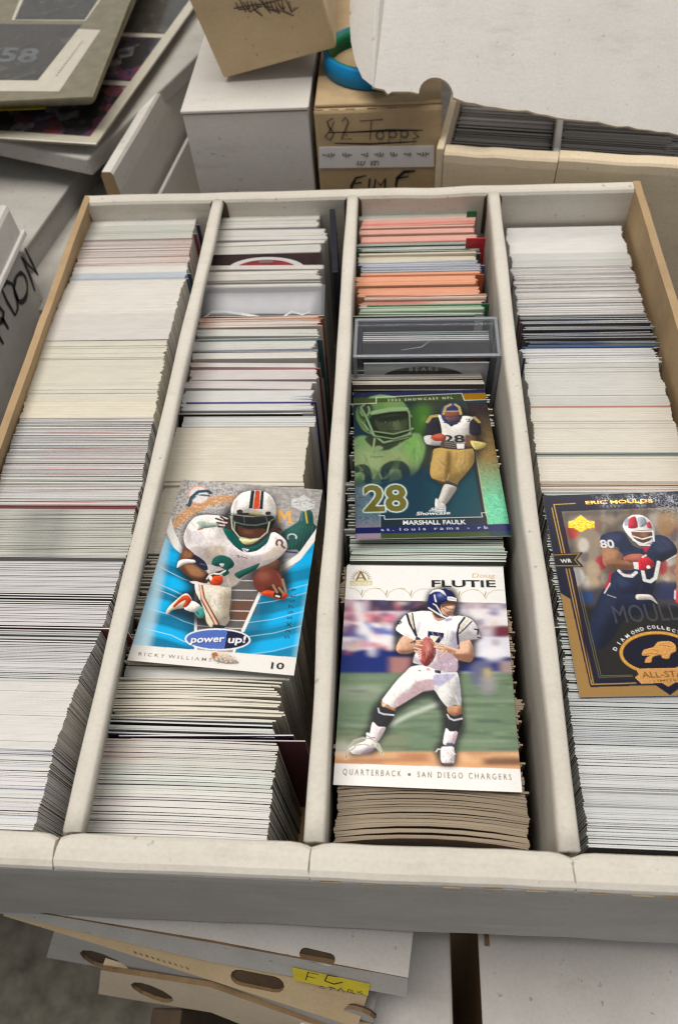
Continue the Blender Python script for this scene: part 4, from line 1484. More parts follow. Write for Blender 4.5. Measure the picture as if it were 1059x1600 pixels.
    def tmask(s, body, p0, p1, h, bold=0., shear=0.):
        v, t = tess_text(body, bold)
        a, b = s.T([p0, p1])
        d = b - a
        up = np.array([d[1], -d[0]]) / np.linalg.norm(d) * h * s.sc(*p0)
        q = a + v[:, :1] * d + v[:, 1:] * (up + d / np.linalg.norm(d) * shear * np.linalg.norm(up))
        m = np.zeros((s.h, s.w))
        for tri in t:
            A, B, C = q[tri]
            x0, y0 = np.floor(np.minimum(np.minimum(A, B), C)).astype(int)
            x1, y1 = np.ceil(np.maximum(np.maximum(A, B), C)).astype(int) + 1
            x0, y0, x1, y1 = max(0, x0), max(0, y0), min(s.w, x1), min(s.h, y1)
            if x1 <= x0 or y1 <= y0: continue
            X, Y = s.xx[y0:y1, x0:x1], s.yy[y0:y1, x0:x1]
            e = lambda P, Q: (Q[0] - P[0]) * (Y - P[1]) - (Q[1] - P[1]) * (X - P[0])
            w0, w1, w2 = e(A, B), e(B, C), e(C, A)
            ins = ((w0 >= -.01) & (w1 >= -.01) & (w2 >= -.01)) | ((w0 <= .01) & (w1 <= .01) & (w2 <= .01))
            m[y0:y1, x0:x1] = np.maximum(m[y0:y1, x0:x1], ins)
        return m

    def text(s, body, p0, p1, h, col, bold=0., shear=0., foil=None, outline=None, ow=2, alpha=1.):
        m = s.tmask(body, p0, p1, h, bold, shear)
        if outline is not None:
            s.put(np.clip(boxblur(m, ow) * 5, 0, 1), outline, 1, foil)
        s.put(m, col, alpha, foil)
        return m

    def noise(s, size, seed=0):
        g = np.random.default_rng(seed).random((int(s.h / size) + 3, int(s.w / size) + 3))
        y, x = s.yy / size, s.xx / size
        yi, xi = y.astype(int), x.astype(int)
        fy, fx = y - yi, x - xi
        fy, fx = fy * fy * (3 - 2 * fy), fx * fx * (3 - 2 * fx)
        return (g[yi, xi] * (1 - fx) + g[yi, xi + 1] * fx) * (1 - fy) + (g[yi + 1, xi] * (1 - fx) + g[yi + 1, xi + 1] * fx) * fy

    def halo(s, masks, col, alpha, r):
        m = np.clip(sum(masks), 0, 1)
        s.put(boxblur(m, r), col, alpha)

    def build(s, label, curl=0., crush=.45):
        gr = (s.noise(2, 21) - .5) * .5 + (s.noise(4.5, 22) - .5) * .6 + (s.noise(10, 23) - .5) * .35
        s.a *= (1 + gr * (.08 + .20 * s.fig))[..., None]
        lum = s.a.mean(-1, keepdims=True)
        s.a = np.clip(lum + (s.a - lum) * 1.12, .002, 1)
        s.a = s.a * (crush + (1 - crush) * np.clip(s.a.max(-1, keepdims=True) / .72, 0, 1) ** .8)
        a = s.a.reshape(GH, SS, GW, SS, 3).mean((1, 3))
        fo = s.foil.reshape(GH, SS, GW, SS).mean((1, 3))
        T = thing('trading_card', s.c, label, 'football card')
        u = np.linspace(-CW / 2, CW / 2, GW)
        v = np.linspace(CH / 2, -CH / 2, GH)
        U, V_ = np.meshgrid(u, v)
        Zc = curl * ((V_ / 44) ** 2 - .4)
        L = np.stack([U, V_, Zc], -1).reshape(-1, 3)
        P_ = (L @ s.r.T) * .001
        i = np.arange(GW * GH).reshape(GH, GW)
        q = np.stack([i[:-1, :-1], i[1:, :-1], i[1:, 1:], i[:-1, 1:]], -1).reshape(-1, 4)
        me = bpy.data.meshes.new('printed_face')
        me.vertices.add(len(P_))
        me.vertices.foreach_set('co', P_.astype(np.float32).ravel())
        me.loops.add(q.size)
        me.loops.foreach_set('vertex_index', q.astype(np.int32).ravel())
        me.polygons.add(len(q))
        me.polygons.foreach_set('loop_start', np.arange(0, q.size, 4, dtype=np.int32))
        me.polygons.foreach_set('use_smooth', np.ones(len(q), bool))
        me.update(calc_edges=True)
        at = me.color_attributes.new('Col', 'FLOAT_COLOR', 'POINT')
        c4 = np.ones((len(P_), 4), np.float32)
        c4[:, :3] = np.clip(a.reshape(-1, 3), 0, .86)
        at.data.foreach_set('color', c4.ravel())
        af = me.attributes.new('Foil', 'FLOAT', 'POINT')
        af.data.foreach_set('value', np.clip(fo, 0, 1).astype(np.float32).ravel())
        me.materials.append(MAT['print'])
        o = bpy.data.objects.new('printed_face', me)
        COL.objects.link(o)
        o.parent = T
        # the stock below the print, open at the top
        nn = 16
        ring = [(x, CH / 2) for x in np.linspace(-CW / 2, CW / 2, nn)] + [(CW / 2, y) for y in np.linspace(CH / 2, -CH / 2, nn)][1:] + \
               [(x, -CH / 2) for x in np.linspace(CW / 2, -CW / 2, nn)][1:] + [(-CW / 2, y) for y in np.linspace(-CH / 2, CH / 2, nn)][1:-1]
        V, F = [], []
        for x, y in ring:
            z = curl * ((y / 44) ** 2 - .4)
            V += [s.c + s.r @ np.array([x, y, z - .005]), s.c + s.r @ np.array([x, y, z - .38])]
        n = len(ring)
        F = [(2 * k, 2 * ((k + 1) % n), 2 * ((k + 1) % n) + 1, 2 * k + 1) for k in range(n)]
        k0 = len(V)
        for y in np.linspace(CH / 2, -CH / 2, 24):
            for x in (-CW / 2, CW / 2): V.append(s.c + s.r @ np.array([x, y, curl * ((y / 44) ** 2 - .4) - .38]))
        F += [(k0 + 2 * k, k0 + 2 * k + 1, k0 + 2 * k + 3, k0 + 2 * k + 2) for k in range(23)]
        build('card_stock', V, F, 'cardback', T)
        return T


WP = (.80, .795, .785)
SKIN, SKIN2, SKIND = (.60, .36, .25), (.72, .50, .38), (.28, .13, .08)

# ================= quarterback card
A = Art(POSE['quarterback'], WP)
A.view(505, 870, 3.209)
ph = [(104, 213), (916, 233), (984, 1062), (57, 1033)]
mph = A.pmask(A.T(ph))
B = Art(POSE['quarterback'], (.62, .58, .64))
B.view(505, 870, 3.209)
R_ = lambda x0, y0, x1, y1: [(x0, y0), (x1, y0), (x1, y1), (x0, y1)]
for pts, c in ((R_(60, 200, 260, 280), (.52, .42, .50)), (R_(230, 200, 540, 272), (.10, .07, .13)), (R_(60, 284, 370, 330), (.66, .24, .31)), (R_(150, 330, 360, 352), (.75, .72, .74)),
               (R_(60, 350, 240, 440), (.60, .58, .66)), (R_(60, 335, 165, 400), (.17, .14, .34)), (R_(215, 355, 390, 385), (.18, .22, .52)), (R_(240, 385, 380, 430), (.76, .74, .77)),
               (R_(230, 425, 380, 482), (.60, .18, .22)), (R_(60, 420, 240, 470), (.60, .50, .58)), (R_(60, 465, 470, 585), (.015, .035, .22)), (R_(330, 500, 460, 600), (.42, .22, .21)),
               (R_(660, 200, 960, 262), (.50, .42, .46)), (R_(660, 262, 960, 345), (.74, .71, .73)), (R_(850, 345, 960, 400), (.22, .06, .10)), (R_(760, 350, 850, 400), (.55, .50, .56)),
               (R_(740, 400, 960, 505), (.66, .66, .74)), (R_(660, 500, 960, 575), (.02, .04, .24)), (R_(740, 520, 840, 650), (.14, .15, .30)), (R_(880, 520, 960, 660), (.40, .31, .30)),
               (R_(40, 580, 1000, 975), (.20, .29, .185)), (R_(40, 975, 1000, 1075), (.66, .36, .19))):
    B.fill(pts, c, 1, 0, False)
B.fill([(740, 540), (830, 540), (820, 660), (750, 640)], (.16, .17, .30), .9, 8)
B.fill([(800, 560), (838, 560), (838, 625), (805, 625)], (.62, .50, .20), .8, 5)
B.fill([(790, 600), (860, 600), (850, 690), (790, 690)], (.40, .36, .40), .8, 8)
B.ell(850, 480, 60, 40, (.78, .78, .82), .9, 10)
B.ell(900, 375, 30, 22, (.20, .03, .05), .9, 8)
for i in range(46):
    y = rng.uniform(590, 965)
    x = rng.uniform(40, 850)
    B.fill(R_(x, y, x + rng.uniform(80, 380), y + rng.uniform(5, 18)), [(.33, .41, .29), (.13, .21, .12), (.27, .33, .26), (.10, .17, .11)][i % 4], .6, 0, False)
B.fill(R_(70, 640, 300, 715), (.40, .44, .36), .55, 12, False)
B.fill(R_(60, 880, 420, 960), (.30, .31, .20), .6, 12, False)
for i in range(16):
    x = rng.uniform(40, 850)
    B.fill(R_(x, rng.uniform(980, 1000), x + rng.uniform(60, 260), rng.uniform(1002, 1030)), [(.74, .48, .28), (.45, .20, .10)][i % 2], .55, 2, False)
B.fill(R_(800, 1008, 985, 1042), (.14, .05, .03), .8, 6, False)
B.fill(R_(60, 1015, 300, 1045), (.42, .18, .09), .5, 6, False)
g5 = np.random.default_rng(5)
for i in range(190):
    x, y = g5.uniform(80, 950), g5.uniform(205, 480)
    if 380 < x < 660 and y > 300: continue
    B.ell(x, y, g5.uniform(8, 30), g5.uniform(8, 26), [(.80, .78, .80), (.10, .07, .16), (.55, .14, .20), (.10, .14, .42), (.62, .45, .38), (.70, .66, .74), (.30, .24, .36)][i % 7], .55, 2)
B.stroke([(170, 240), (190, 330), (250, 410), (370, 450)], 34, (.80, .79, .81), .85, 6)
B.stroke([(215, 330), (270, 375), (390, 390)], 20, (.14, .19, .52), .8, 4)
for i in range(60):
    x, y = g5.uniform(80, 950), g5.uniform(590, 960)
    B.fill(R_(x, y, x + g5.uniform(40, 160), y + g5.uniform(3, 9)), [(.36, .42, .28), (.09, .15, .09), (.24, .32, .22), (.06, .11, .08)][i % 4], .7, 0, False)
B.a = blur1(blur1(B.a, 9, 1), 3, 0)
B.stroke([(335, 840), (430, 790), (590, 728)], 22, (.62, .67, .60), .8, 7)
B.ell(85, 960, 60, 40, (.75, .73, .68), .5, 14)
A.a += mph[..., None] * (B.a - A.a)
# the player: body masks first for the printed dark halo
A.view(505, 870, 3.209)
sil = [(520, 230), (530, 180), (590, 155), (650, 165), (672, 220), (670, 290), (740, 310), (785, 400), (750, 430), (755, 520), (690, 545), (672, 600), (690, 740), (700, 860), (665, 930), (660, 1040), (590, 1040),
       (560, 970), (600, 900), (600, 780), (550, 690), (480, 700), (350, 790), (320, 870), (270, 930), (260, 980), (130, 990), (200, 900), (230, 860), (250, 760), (300, 700), (440, 560), (450, 490), (360, 480), (360, 330), (440, 275)]
ms = A.pmask(A.T(sil))
A.put(boxblur(np.clip(boxblur(ms, 8) * 2.2, 0, 1), 6), (.012, .012, .02), .88)
A.view(520, 1040, 4.4125)
A.fill([(540, 5), (620, -5), (740, 20), (850, 40), (875, 150), (880, 272), (840, 268), (790, 285), (740, 230), (692, 162), (620, 175), (540, 222), (420, 292), (385, 270), (338, 240), (370, 190), (440, 100), (500, 40)], WP)
A.fill([(565, 112), (690, 92), (692, 162), (620, 176), (540, 222), (422, 290), (430, 240), (480, 190), (530, 170)], (.55, .38, .42), .85, 3)
A.fill([(700, 58), (840, 52), (800, 100), (740, 138), (700, 130), (690, 100)], (.42, .39, .58), .85, 4)
A.fill([(845, 60), (875, 150), (880, 265), (862, 200)], (.42, .40, .55), .6, 4)
A.fill([(500, 60), (560, 40), (480, 150), (400, 215)], (.82, .81, .80), .8, 6)
A.fill([(700, 26), (742, 32), (742, 54), (700, 46)], (.03, .03, .06), 1, 0, False)
A.stroke([(590, 30), (602, 34)], 8, (.2, .2, .22))
A.ell(655, 24, 14, 10, (.62, .35, .36), .9)
A.stroke([(742, 42), (848, 40)], 7, (.3, .28, .36))
A.fill([(335, 240), (385, 275), (432, 295), (412, 318), (342, 292)], (.42, .20, .12))
A.fill([(340, 245), (365, 262), (345, 285)], (.72, .62, .45), .9)
A.fill([(312, 278), (420, 312), (408, 372), (362, 426), (300, 416), (274, 382)], (.022, .024, .035))
A.stroke([(312, 292), (318, 320), (350, 332), (418, 338)], 11, (.62, .60, .66))
A.fill([(274, 386), (310, 416), (362, 424), (332, 490), (300, 528), (262, 505), (258, 450)], (.72, .66, .69))
A.fill([(330, 430), (358, 428), (320, 505), (300, 520)], (.48, .36, .42), .8, 3)
A.fill([(232, 460), (262, 470), (300, 520), (292, 560), (232, 592), (180, 612), (132, 602), (112, 572), (160, 540), (226, 512)], (.78, .75, .77))
A.fill([(205, 592), (292, 558), (268, 590), (190, 612)], (.30, .22, .30), .9, 2)
A.stroke([(235, 480), (262, 495), (290, 492)], 6, (.15, .13, .16))
A.fill([(786, 286), (840, 274), (882, 274), (882, 332), (832, 345), (792, 322)], (.44, .21, .12))
A.fill([(800, 290), (850, 285), (850, 315), (810, 312)], (.60, .34, .22), .7, 4)
A.fill([(780, 320), (830, 348), (886, 332), (886, 400), (852, 456), (802, 450), (770, 420)], (.022, .024, .035))
A.stroke([(786, 335), (800, 360), (830, 374), (886, 362)], 11, (.62, .60, .66))
A.fill([(776, 430), (805, 452), (856, 456), (832, 540), (782, 548), (756, 530)], (.74, .68, .70))
A.fill([(830, 456), (854, 456), (830, 538), (815, 540)], (.52, .38, .42), .8, 3)
A.fill([(784, 530), (826, 534), (826, 562), (780, 556)], (.10, .10, .20))
A.fill([(745, 562), (790, 555), (830, 562), (836, 640), (822, 686), (762, 682), (740, 640)], (.76, .72, .74))
A.stroke([(708, 592), (722, 572), (760, 580), (800, 575), (838, 608)], 8, (.78, .74, .72))
for i in range(14):
    A.ell(rng.uniform(752, 828), rng.uniform(590, 672), 5, 4, [(.45, .36, .40), (.85, .83, .82), (.25, .18, .22)][i % 3], .8)
A.fill([(740, 668), (830, 672), (815, 692), (760, 690)], (.06, .03, .03), .9, 3)
A.view(600, 900, 6.619)
A.fill([(300, 372), (400, 360), (490, 372), (520, 440), (560, 462), (630, 440), (690, 402), (740, 406), (840, 420), (900, 452), (950, 510), (972, 580), (992, 640), (880, 656), (800, 680), (772, 720), (748, 780), (752, 970),
        (660, 984), (560, 972), (440, 932), (330, 902), (298, 884), (320, 800), (380, 660), (330, 622), (310, 662), (200, 612), (120, 552), (150, 490), (190, 430), (240, 386)], (.80, .79, .80))
for pts, c, al in (([(540, 790), (640, 790), (748, 830), (750, 968), (640, 980), (470, 935), (545, 880)], (.52, .38, .48), .85),
                   ([(320, 820), (400, 900), (440, 930), (300, 885)], (.45, .36, .48), .8),
                   ([(690, 560), (752, 600), (780, 690), (745, 760), (700, 720), (680, 640)], (.40, .33, .50), .7),
                   ([(640, 420), (700, 430), (690, 460), (620, 470)], (.30, .25, .42), .8),
                   ([(800, 660), (900, 640), (985, 640), (880, 660)], (.45, .30, .45), .7),
                   ([(340, 480), (380, 470), (350, 580), (330, 600)], (.55, .50, .58), .6),
                   ([(880, 480), (960, 560), (930, 600), (860, 540)], (.68, .66, .72), .6)):
    A.fill(pts, c, al, 6)
for i in range(9):
    x, y = rng.uniform(560, 740), rng.uniform(810, 950)
    A.stroke([(x, y), (x + rng.uniform(15, 50), y + rng.uniform(8, 30))], 7, [(.80, .77, .80), (.36, .25, .36)][i % 2], .7, 2)
A.stroke([(236, 398), (262, 490), (330, 612)], 26, (.03, .03, .05))
A.stroke([(268, 405), (288, 480), (306, 530)], 26, (.70, .64, .50))
A.stroke([(290, 385), (302, 470), (330, 600)], 15, (.03, .03, .05))
A.stroke([(826, 430), (772, 500), (752, 590), (762, 700)], 24, (.03, .03, .06))
A.stroke([(862, 452), (806, 510), (784, 560)], 32, (.70, .64, .50))
A.stroke([(900, 468), (830, 540), (772, 592)], 15, (.03, .03, .05))
A.ell(158, 482, 26, 17, (.04, .04, .07), 1, 0, -.3)
A.ell(165, 485, 10, 7, (.6, .6, .62), 1)
A.stroke([(930, 548), (968, 552), (960, 600)], 18, (.03, .03, .06))
A.stroke([(960, 632), (995, 640)], 14, (.03, .03, .06))
A.fill([(452, 566), (616, 588), (612, 628), (566, 690), (518, 682), (566, 622), (474, 612), (470, 634), (442, 624)], (.015, .02, .09), 1, 0, False)
A.fill([(488, 622), (560, 627), (520, 680), (500, 660)], (.76, .72, .55), .9, 0, False)
A.stroke([(540, 482), (552, 492)], 12, (.75, .55, .6), .8)
A.fill([(488, 378), (545, 430), (622, 440), (600, 456), (545, 462), (508, 432)], SKIN)
A.fill([(500, 385), (560, 430), (600, 440), (540, 440)], SKIND, .7, 4)
A.fill([(200, 614), (262, 640), (312, 664), (300, 700), (392, 648), (398, 720), (360, 764), (300, 782), (230, 802), (150, 792), (122, 752), (140, 690)], SKIN)
A.fill([(150, 760), (240, 770), (320, 750), (300, 785), (225, 805), (150, 795)], SKIND, .75, 6)
A.fill([(160, 650), (210, 630), (230, 690), (150, 720)], SKIN2, .75, 6)
A.stroke([(275, 690), (320, 662)], 13, (.04, .03, .05))
A.fill([(775, 690), (830, 668), (882, 662), (916, 740), (922, 830), (882, 886), (762, 862), (690, 802), (600, 772), (520, 742), (515, 692), (570, 700), (680, 732), (772, 752)], SKIN)
A.fill([(780, 800), (915, 810), (885, 885), (770, 862), (700, 805)], SKIND, .8, 6)
A.fill([(800, 700), (870, 690), (870, 770), (800, 770)], SKIN2, .7, 7)
A.fill([(640, 740), (740, 770), (720, 800), (640, 775)], SKIND, .55, 5)
A.fill([(430, 626), (490, 650), (528, 720), (532, 800), (500, 874), (440, 932), (385, 902), (350, 832), (350, 760), (378, 680)], (.40, .10, .085))
A.fill([(400, 660), (470, 680), (480, 760), (410, 770)], (.58, .22, .19), .8, 9)
A.fill([(480, 800), (525, 800), (445, 925), (400, 905)], (.20, .03, .03), .75, 6)
for i in range(16):
    A.ell(rng.uniform(375, 515), rng.uniform(690, 880), 7, 5, [(.22, .04, .04), (.55, .22, .19)][i % 2], .6)
A.stroke([(440, 690), (430, 850)], 5, (.62, .34, .30), .7)
for y in range(770, 856, 16): A.stroke([(352 + (y - 770) * .1, y), (378, y + 6)], 8, (.82, .78, .76))
for a_, b_ in (((330, 668), (392, 664)), ((318, 700), (392, 716)), ((306, 738), (376, 756)), ((316, 772), (360, 800)), ((526, 690), (600, 716)), ((516, 728), (604, 742)), ((540, 776), (610, 762)), ((572, 832), (644, 772))):
    A.stroke([a_, b_], 25, SKIND, .8)
    A.stroke([a_, b_], 17, SKIN2)
A.folds([(300, 390), (480, 390), (560, 470), (700, 420), (900, 470), (960, 600), (780, 680), (745, 960), (560, 960), (320, 880), (360, 660), (160, 560)], 46, [(.55, .48, .58), (.84, .83, .84), (.42, .34, .46)], 90, 10, 3)
A.view(520, 1040, 4.4125)
A.folds([(540, 5), (850, 45), (875, 260), (790, 275), (690, 165), (420, 285), (345, 240), (450, 100)], 34, [(.60, .52, .58), (.85, .84, .85), (.46, .38, .44)], 70, 7, 4)
A.view(600, 900, 6.619)
# helmet and face
A.fill([(588, 300), (650, 286), (722, 296), (726, 342), (694, 402), (640, 412), (588, 372)], SKIN)
A.fill([(600, 268), (745, 262), (735, 300), (640, 312), (590, 330)], (.14, .06, .04), .9, 3)
A.fill([(650, 318), (700, 312), (712, 332), (660, 342)], SKIN2, .9, 3)
A.fill([(640, 370), (690, 365), (680, 390), (645, 395)], (.30, .10, .08), .8, 3)
A.fill([(455, 332), (448, 260), (462, 200), (500, 152), (560, 128), (640, 132), (702, 168), (742, 232), (748, 262), (655, 262), (600, 280), (572, 312), (592, 384), (520, 345)], (.012, .02, .13))
A.fill([(540, 170), (620, 175), (640, 240), (560, 250), (520, 220)], (.05, .08, .30), .8, 12)
A.ell(575, 200, 28, 16, (.30, .36, .62), .7, 10)
A.fill([(464, 190), (500, 152), (560, 138), (612, 158), (638, 206), (602, 184), (572, 166), (520, 166)], (.82, .82, .82))
A.fill([(648, 216), (700, 216), (742, 230), (742, 262), (700, 258), (652, 252)], (.80, .80, .82), 1, 0, False)
A.stroke([(665, 236), (725, 240)], 9, (.25, .25, .35), .8)
A.stroke([(517, 198), (524, 240), (532, 264)], 15, (.82, .82, .83))
A.fill([(495, 285), (530, 280), (560, 320), (590, 390), (540, 370), (500, 330)], (.03, .03, .06))
A.stroke([(505, 288), (535, 305), (560, 345), (600, 410)], 13, (.76, .76, .80))
A.stroke([(458, 328), (510, 362), (585, 408), (640, 432), (690, 428)], 16, (.80, .80, .82))
A.stroke([(460, 350), (520, 380), (590, 420)], 5, (.15, .14, .2))
A.stroke([(590, 330), (640, 385), (690, 415), (745, 408), (752, 300)], 6, (.10, .10, .14))
A.stroke([(590, 306), (660, 340), (740, 345)], 6, (.12, .11, .15))
A.stroke([(690, 405), (750, 410)], 10, (.05, .07, .2))
# lettering and ornaments
A.view(505, 870, 3.209)
A.text('FLUTIE', (541, 152), (863, 153), 41, (.025, .018, .015), .028)
A.text('Doug', (742, 106), (856, 106), 25, (.62, .34, .05), .0, .25)
GLD, OLV = (.46, .37, .16), (.26, .20, .085)
for x in (195, 318, 440, 680, 810):
    dy = (x - 195) * .014
    A.stroke([(x, 202 + dy), (x + 14, 176 + dy), (x + 38, 162 + dy), (x + 64, 158 + dy), (x + 92, 160 + dy)], 2.6, GLD)
    A.stroke([(x, 202 + dy), (x - 12, 178 + dy), (x - 34, 162 + dy), (x - 62, 156 + dy)], 2.6, GLD)
    A.stroke([(x - 4, 190 + dy), (x + 2, 168 + dy)], 4, OLV)
A.stroke([(560, 162), (600, 160)], 2.6, GLD)
for i in range(13):
    t = math.radians(180 + 180 * i / 12)
    A.fill([(190 + 34 * math.cos(t - .1), 112 + 30 * math.sin(t - .1)), (190 + 56 * math.cos(t), 112 + 50 * math.sin(t)), (190 + 34 * math.cos(t + .1), 112 + 30 * math.sin(t + .1))], OLV, 1, 0, False)
A.fill([(188, 66), (226, 124), (152, 124)], (.75, .70, .55), 1, 0, False)
A.stroke([(188, 76), (166, 120)], 9, OLV)
A.stroke([(188, 76), (212, 120)], 10, OLV)
A.stroke([(172, 108), (206, 108)], 6, OLV)
A.fill([(134, 120), (246, 120), (246, 145), (134, 146)], (.62, .55, .34), 1, 0, False)
A.text('ADRENALIN', (139, 142), (241, 141), 17, (.80, .77, .66), .01)
bolt = [(90, 640), (98, 565), (148, 512), (206, 494), (268, 503), (318, 542), (345, 610), (312, 572), (272, 536), (270, 556), (222, 540), (156, 546), (152, 562), (112, 590), (90, 640)]
A.view(520, 1040, 4.4125)
A.fill([p for p in bolt[:-1]], (.78, .76, .70), .45, 0, False)
A.stroke(bolt, 10, (.80, .78, .72))
A.stroke(bolt, 4.5, OLV)
A.view(505, 870, 3.209)
A.text('Q U A R T E R B A C K', (98, 1090), (390, 1100), 30, OLV, .012)
A.ell(430, 1090, 8, 8, OLV)
A.text('S A N   D I E G O   C H A R G E R S', (470, 1103), (940, 1117), 30, OLV, .012)
A.build('white bordered football card of a quarterback in a white jersey numbered seven', .5)

# ================= cyan running back card
A = Art(POSE['runner'], (.44, .42, .41))
A.view(190, 740, 3.209)
n1, n2 = A.noise(9, 1), A.noise(3.6, 2)
A.a += ((n1 - .5) * .16)[..., None]
for i in range(16):                                         # brick joints behind the player
    y = 60 + i * 26
    A.stroke([(300, y - 20), (1010, y + 35)], 3, (.26, .25, .25), .45)
    for j in range(14):
        x = 300 + j * 52 + (i % 2) * 26
        A.stroke([(x, y - 20 + (x - 300) * .077), (x - 6, y + 6 + (x - 300) * .077)], 3, (.26, .25, .25), .4)
m = A.pmask(spline(A.T([(255, 30), (620, 50), (560, 150), (420, 260), (330, 330), (240, 330)])))
A.put(boxblur(m, 14) * np.clip((n2 - .45) * 4, 0, 1), (.74, .73, .74), .6, .3)
A.put(boxblur(m, 14) * np.clip((.42 - n2) * 4, 0, 1), (.20, .19, .19), .45)
m = A.pmask(spline(A.T([(262, 232), (330, 172), (430, 122), (560, 108), (570, 140), (450, 162), (350, 214), (272, 276)])))
A.put(boxblur(m, 4) * (.55 + .45 * (n2 > .45)), (.62, .27, .08), .9)
A.put(boxblur(m, 4) * (n2 > .74), (.85, .72, .55), .7)
A.stroke([(788, 240), (792, 186), (814, 222), (838, 190), (842, 244)], 13, (.72, .40, .12))
for a_, b_ in (((778, 240), (800, 241)), ((830, 243), (854, 245)), ((780, 186), (796, 187)), ((834, 190), (848, 191))): A.stroke([a_, b_], 8, (.72, .40, .12))
A.fill([(800, 300), (850, 262), (885, 238), (900, 188), (930, 176), (955, 196), (962, 250), (985, 285), (900, 385), (818, 392)], (.035, .13, .115))
A.stroke([(918, 180), (928, 246)], 9, (.55, .42, .10))
A.stroke([(905, 186), (898, 235)], 5, (.20, .22, .45))
A.stroke(arc(852, 318, 22, 16, 150, 380), 8, (.62, .64, .66))
for i in range(8): A.stroke([(830 + i * 18, 392 - i * 6), (860 + i * 16, 262)], 2, (.10, .24, .22), .7)
A.fill([(800, 390), (880, 380), (870, 410), (800, 430)], (.30, .29, .33), .9)
A.stroke([(810, 388), (876, 396)], 10, (.07, .07, .16))
# cyan panels
cy = [(222, 312), (262, 370), (330, 430), (400, 540), (378, 882), (58, 858)]
cr = [(968, 330), (890, 432), (700, 600), (610, 790), (560, 895), (886, 922), (962, 440)]
mc = np.clip(A.pmask(A.T(cy)) + A.pmask(A.T(cr)), 0, 1)
A.put(mc, (.0, .33, .62))
Bn = Art(POSE['runner'], (.0, .33, .62))
Bn.view(190, 740, 3.209)
for i, y in enumerate((400, 470, 530, 600, 660, 730, 790, 850)):
    Bn.fill([(40, y - 60), (220, y - 20), (400, y + 40), (400, y + 85), (220, y + 30), (40, y - 10)], [(.0, .42, .78), (.005, .20, .36)][i % 2], .9, 3, False)
    Bn.fill([(560, y + 75), (760, y + 42), (1000, y - 15), (1000, y + 40), (760, y + 95), (560, y + 125)], [(.0, .40, .75), (.005, .24, .42)][i % 2], .9, 3, False)
Bn.fill([(300, 400), (420, 520), (400, 900), (340, 880), (330, 600)], (.01, .11, .19), .75, 26)
Bn.fill([(700, 560), (780, 620), (640, 900), (560, 890)], (.01, .12, .2), .6, 24)
Bn.fill([(30, 940), (120, 640), (220, 310), (240, 320), (190, 640), (130, 900)], (.62, .80, .88), .75, 18)
Bn.fill([(960, 420), (980, 420), (885, 930), (860, 930)], (.55, .75, .85), .6, 16)
A.a += mc[..., None] * (Bn.a - A.a)
for y in (478, 560, 588, 690, 790):
    A.put(A.stroke([(190 - (y - 478) * .25, y - 16), (250, y + 18), (310, y + 48), (385, y + 72)], 3, (0, 0, 0), 0) * mc, (.70, .84, .90), .8)
for y in (600, 690, 760, 850, 560):
    A.put(A.stroke([(600, y + 60), (760, y + 38), (950, y - 12)], 3, (0, 0, 0), 0) * mc, (.62, .80, .88), .7)
# stands in the middle
A.fill([(380, 540), (550, 470), (712, 478), (694, 592), (606, 790), (374, 780)], (.17, .15, .145), 1, 0, False)
A.fill([(545, 640), (668, 628), (640, 730), (540, 730)], (.19, .075, .035), .85, 5)
for i in range(30): A.stroke([(385 + i * 11, 480), (380 + i * 10.3, 780)], 2, (.30, .28, .27), .5)
for y in (534, 582, 632, 686, 734, 774): A.stroke([(378, y - 14), (550, y), (690 - (y - 534) * .32, y + 2)], 5, (.66, .66, .67))
A.fill([(248, 214), (262, 280), (306, 372), (300, 402), (262, 368), (226, 292)], (.76, .75, .73), 1, 0, False)
A.fill([(978, 270), (885, 400), (785, 468), (796, 492), (892, 432), (972, 330)], (.78, .77, .75), 1, 0, False)
A.stroke([(372, 600), (372, 882)], 13, (.76, .76, .75))
A.stroke([(692, 598), (608, 785)], 17, (.78, .77, .75))
A.stroke([(590, 800), (562, 896)], 12, (.78, .77, .75))
A.fill([(58, 857), (886, 921), (864, 1016), (28, 940)], (.76, .74, .71), 1, 0, False)
# player halo
sil = [(545, 170), (600, 100), (690, 85), (760, 130), (780, 230), (830, 340), (810, 400), (840, 560), (820, 640), (700, 600), (640, 480), (550, 560), (540, 760), (430, 770), (360, 740), (225, 700), (300, 600), (370, 580), (280, 470), (310, 380), (320, 270), (380, 205), (500, 215)]
A.put(boxblur(np.clip(boxblur(A.pmask(A.T(sil)), 9) * 1.6, 0, 1), 9), (.02, .02, .025), .9)
A.view(190, 880, 5.295)
A.fill([(600, 392), (650, 350), (692, 388), (682, 440), (640, 452)], (.10, .36, .33))
A.stroke([(606, 384), (640, 420)], 12, (.02, .18, .17))
A.fill([(518, 372), (580, 308), (652, 350), (600, 402)], (.76, .74, .72))
A.fill([(368, 402), (400, 350), (500, 262), (545, 248), (582, 300), (540, 360), (430, 382), (382, 416)], (.66, .60, .48))
A.fill([(425, 352), (500, 272), (552, 264), (578, 306), (532, 362), (508, 350), (532, 302), (488, 322), (440, 362)], (.52, .07, .035))
A.fill([(610, 165), (700, 178), (892, 178), (906, 262), (890, 380), (892, 470), (850, 517), (790, 502), (742, 528), (704, 485), (692, 420), (680, 378), (650, 300), (615, 240)], (.60, .545, .45))
A.fill([(720, 210), (790, 200), (800, 300), (780, 400), (740, 330)], (.74, .69, .62), .8, 10)
A.fill([(840, 300), (900, 280), (890, 400), (840, 420)], (.42, .36, .27), .6, 12)
A.fill([(700, 430), (760, 480), (740, 525), (705, 480)], (.72, .66, .50), .8, 6)
A.stroke([(652, 180), (672, 290), (730, 395), (790, 502)], 40, (.06, .055, .05))
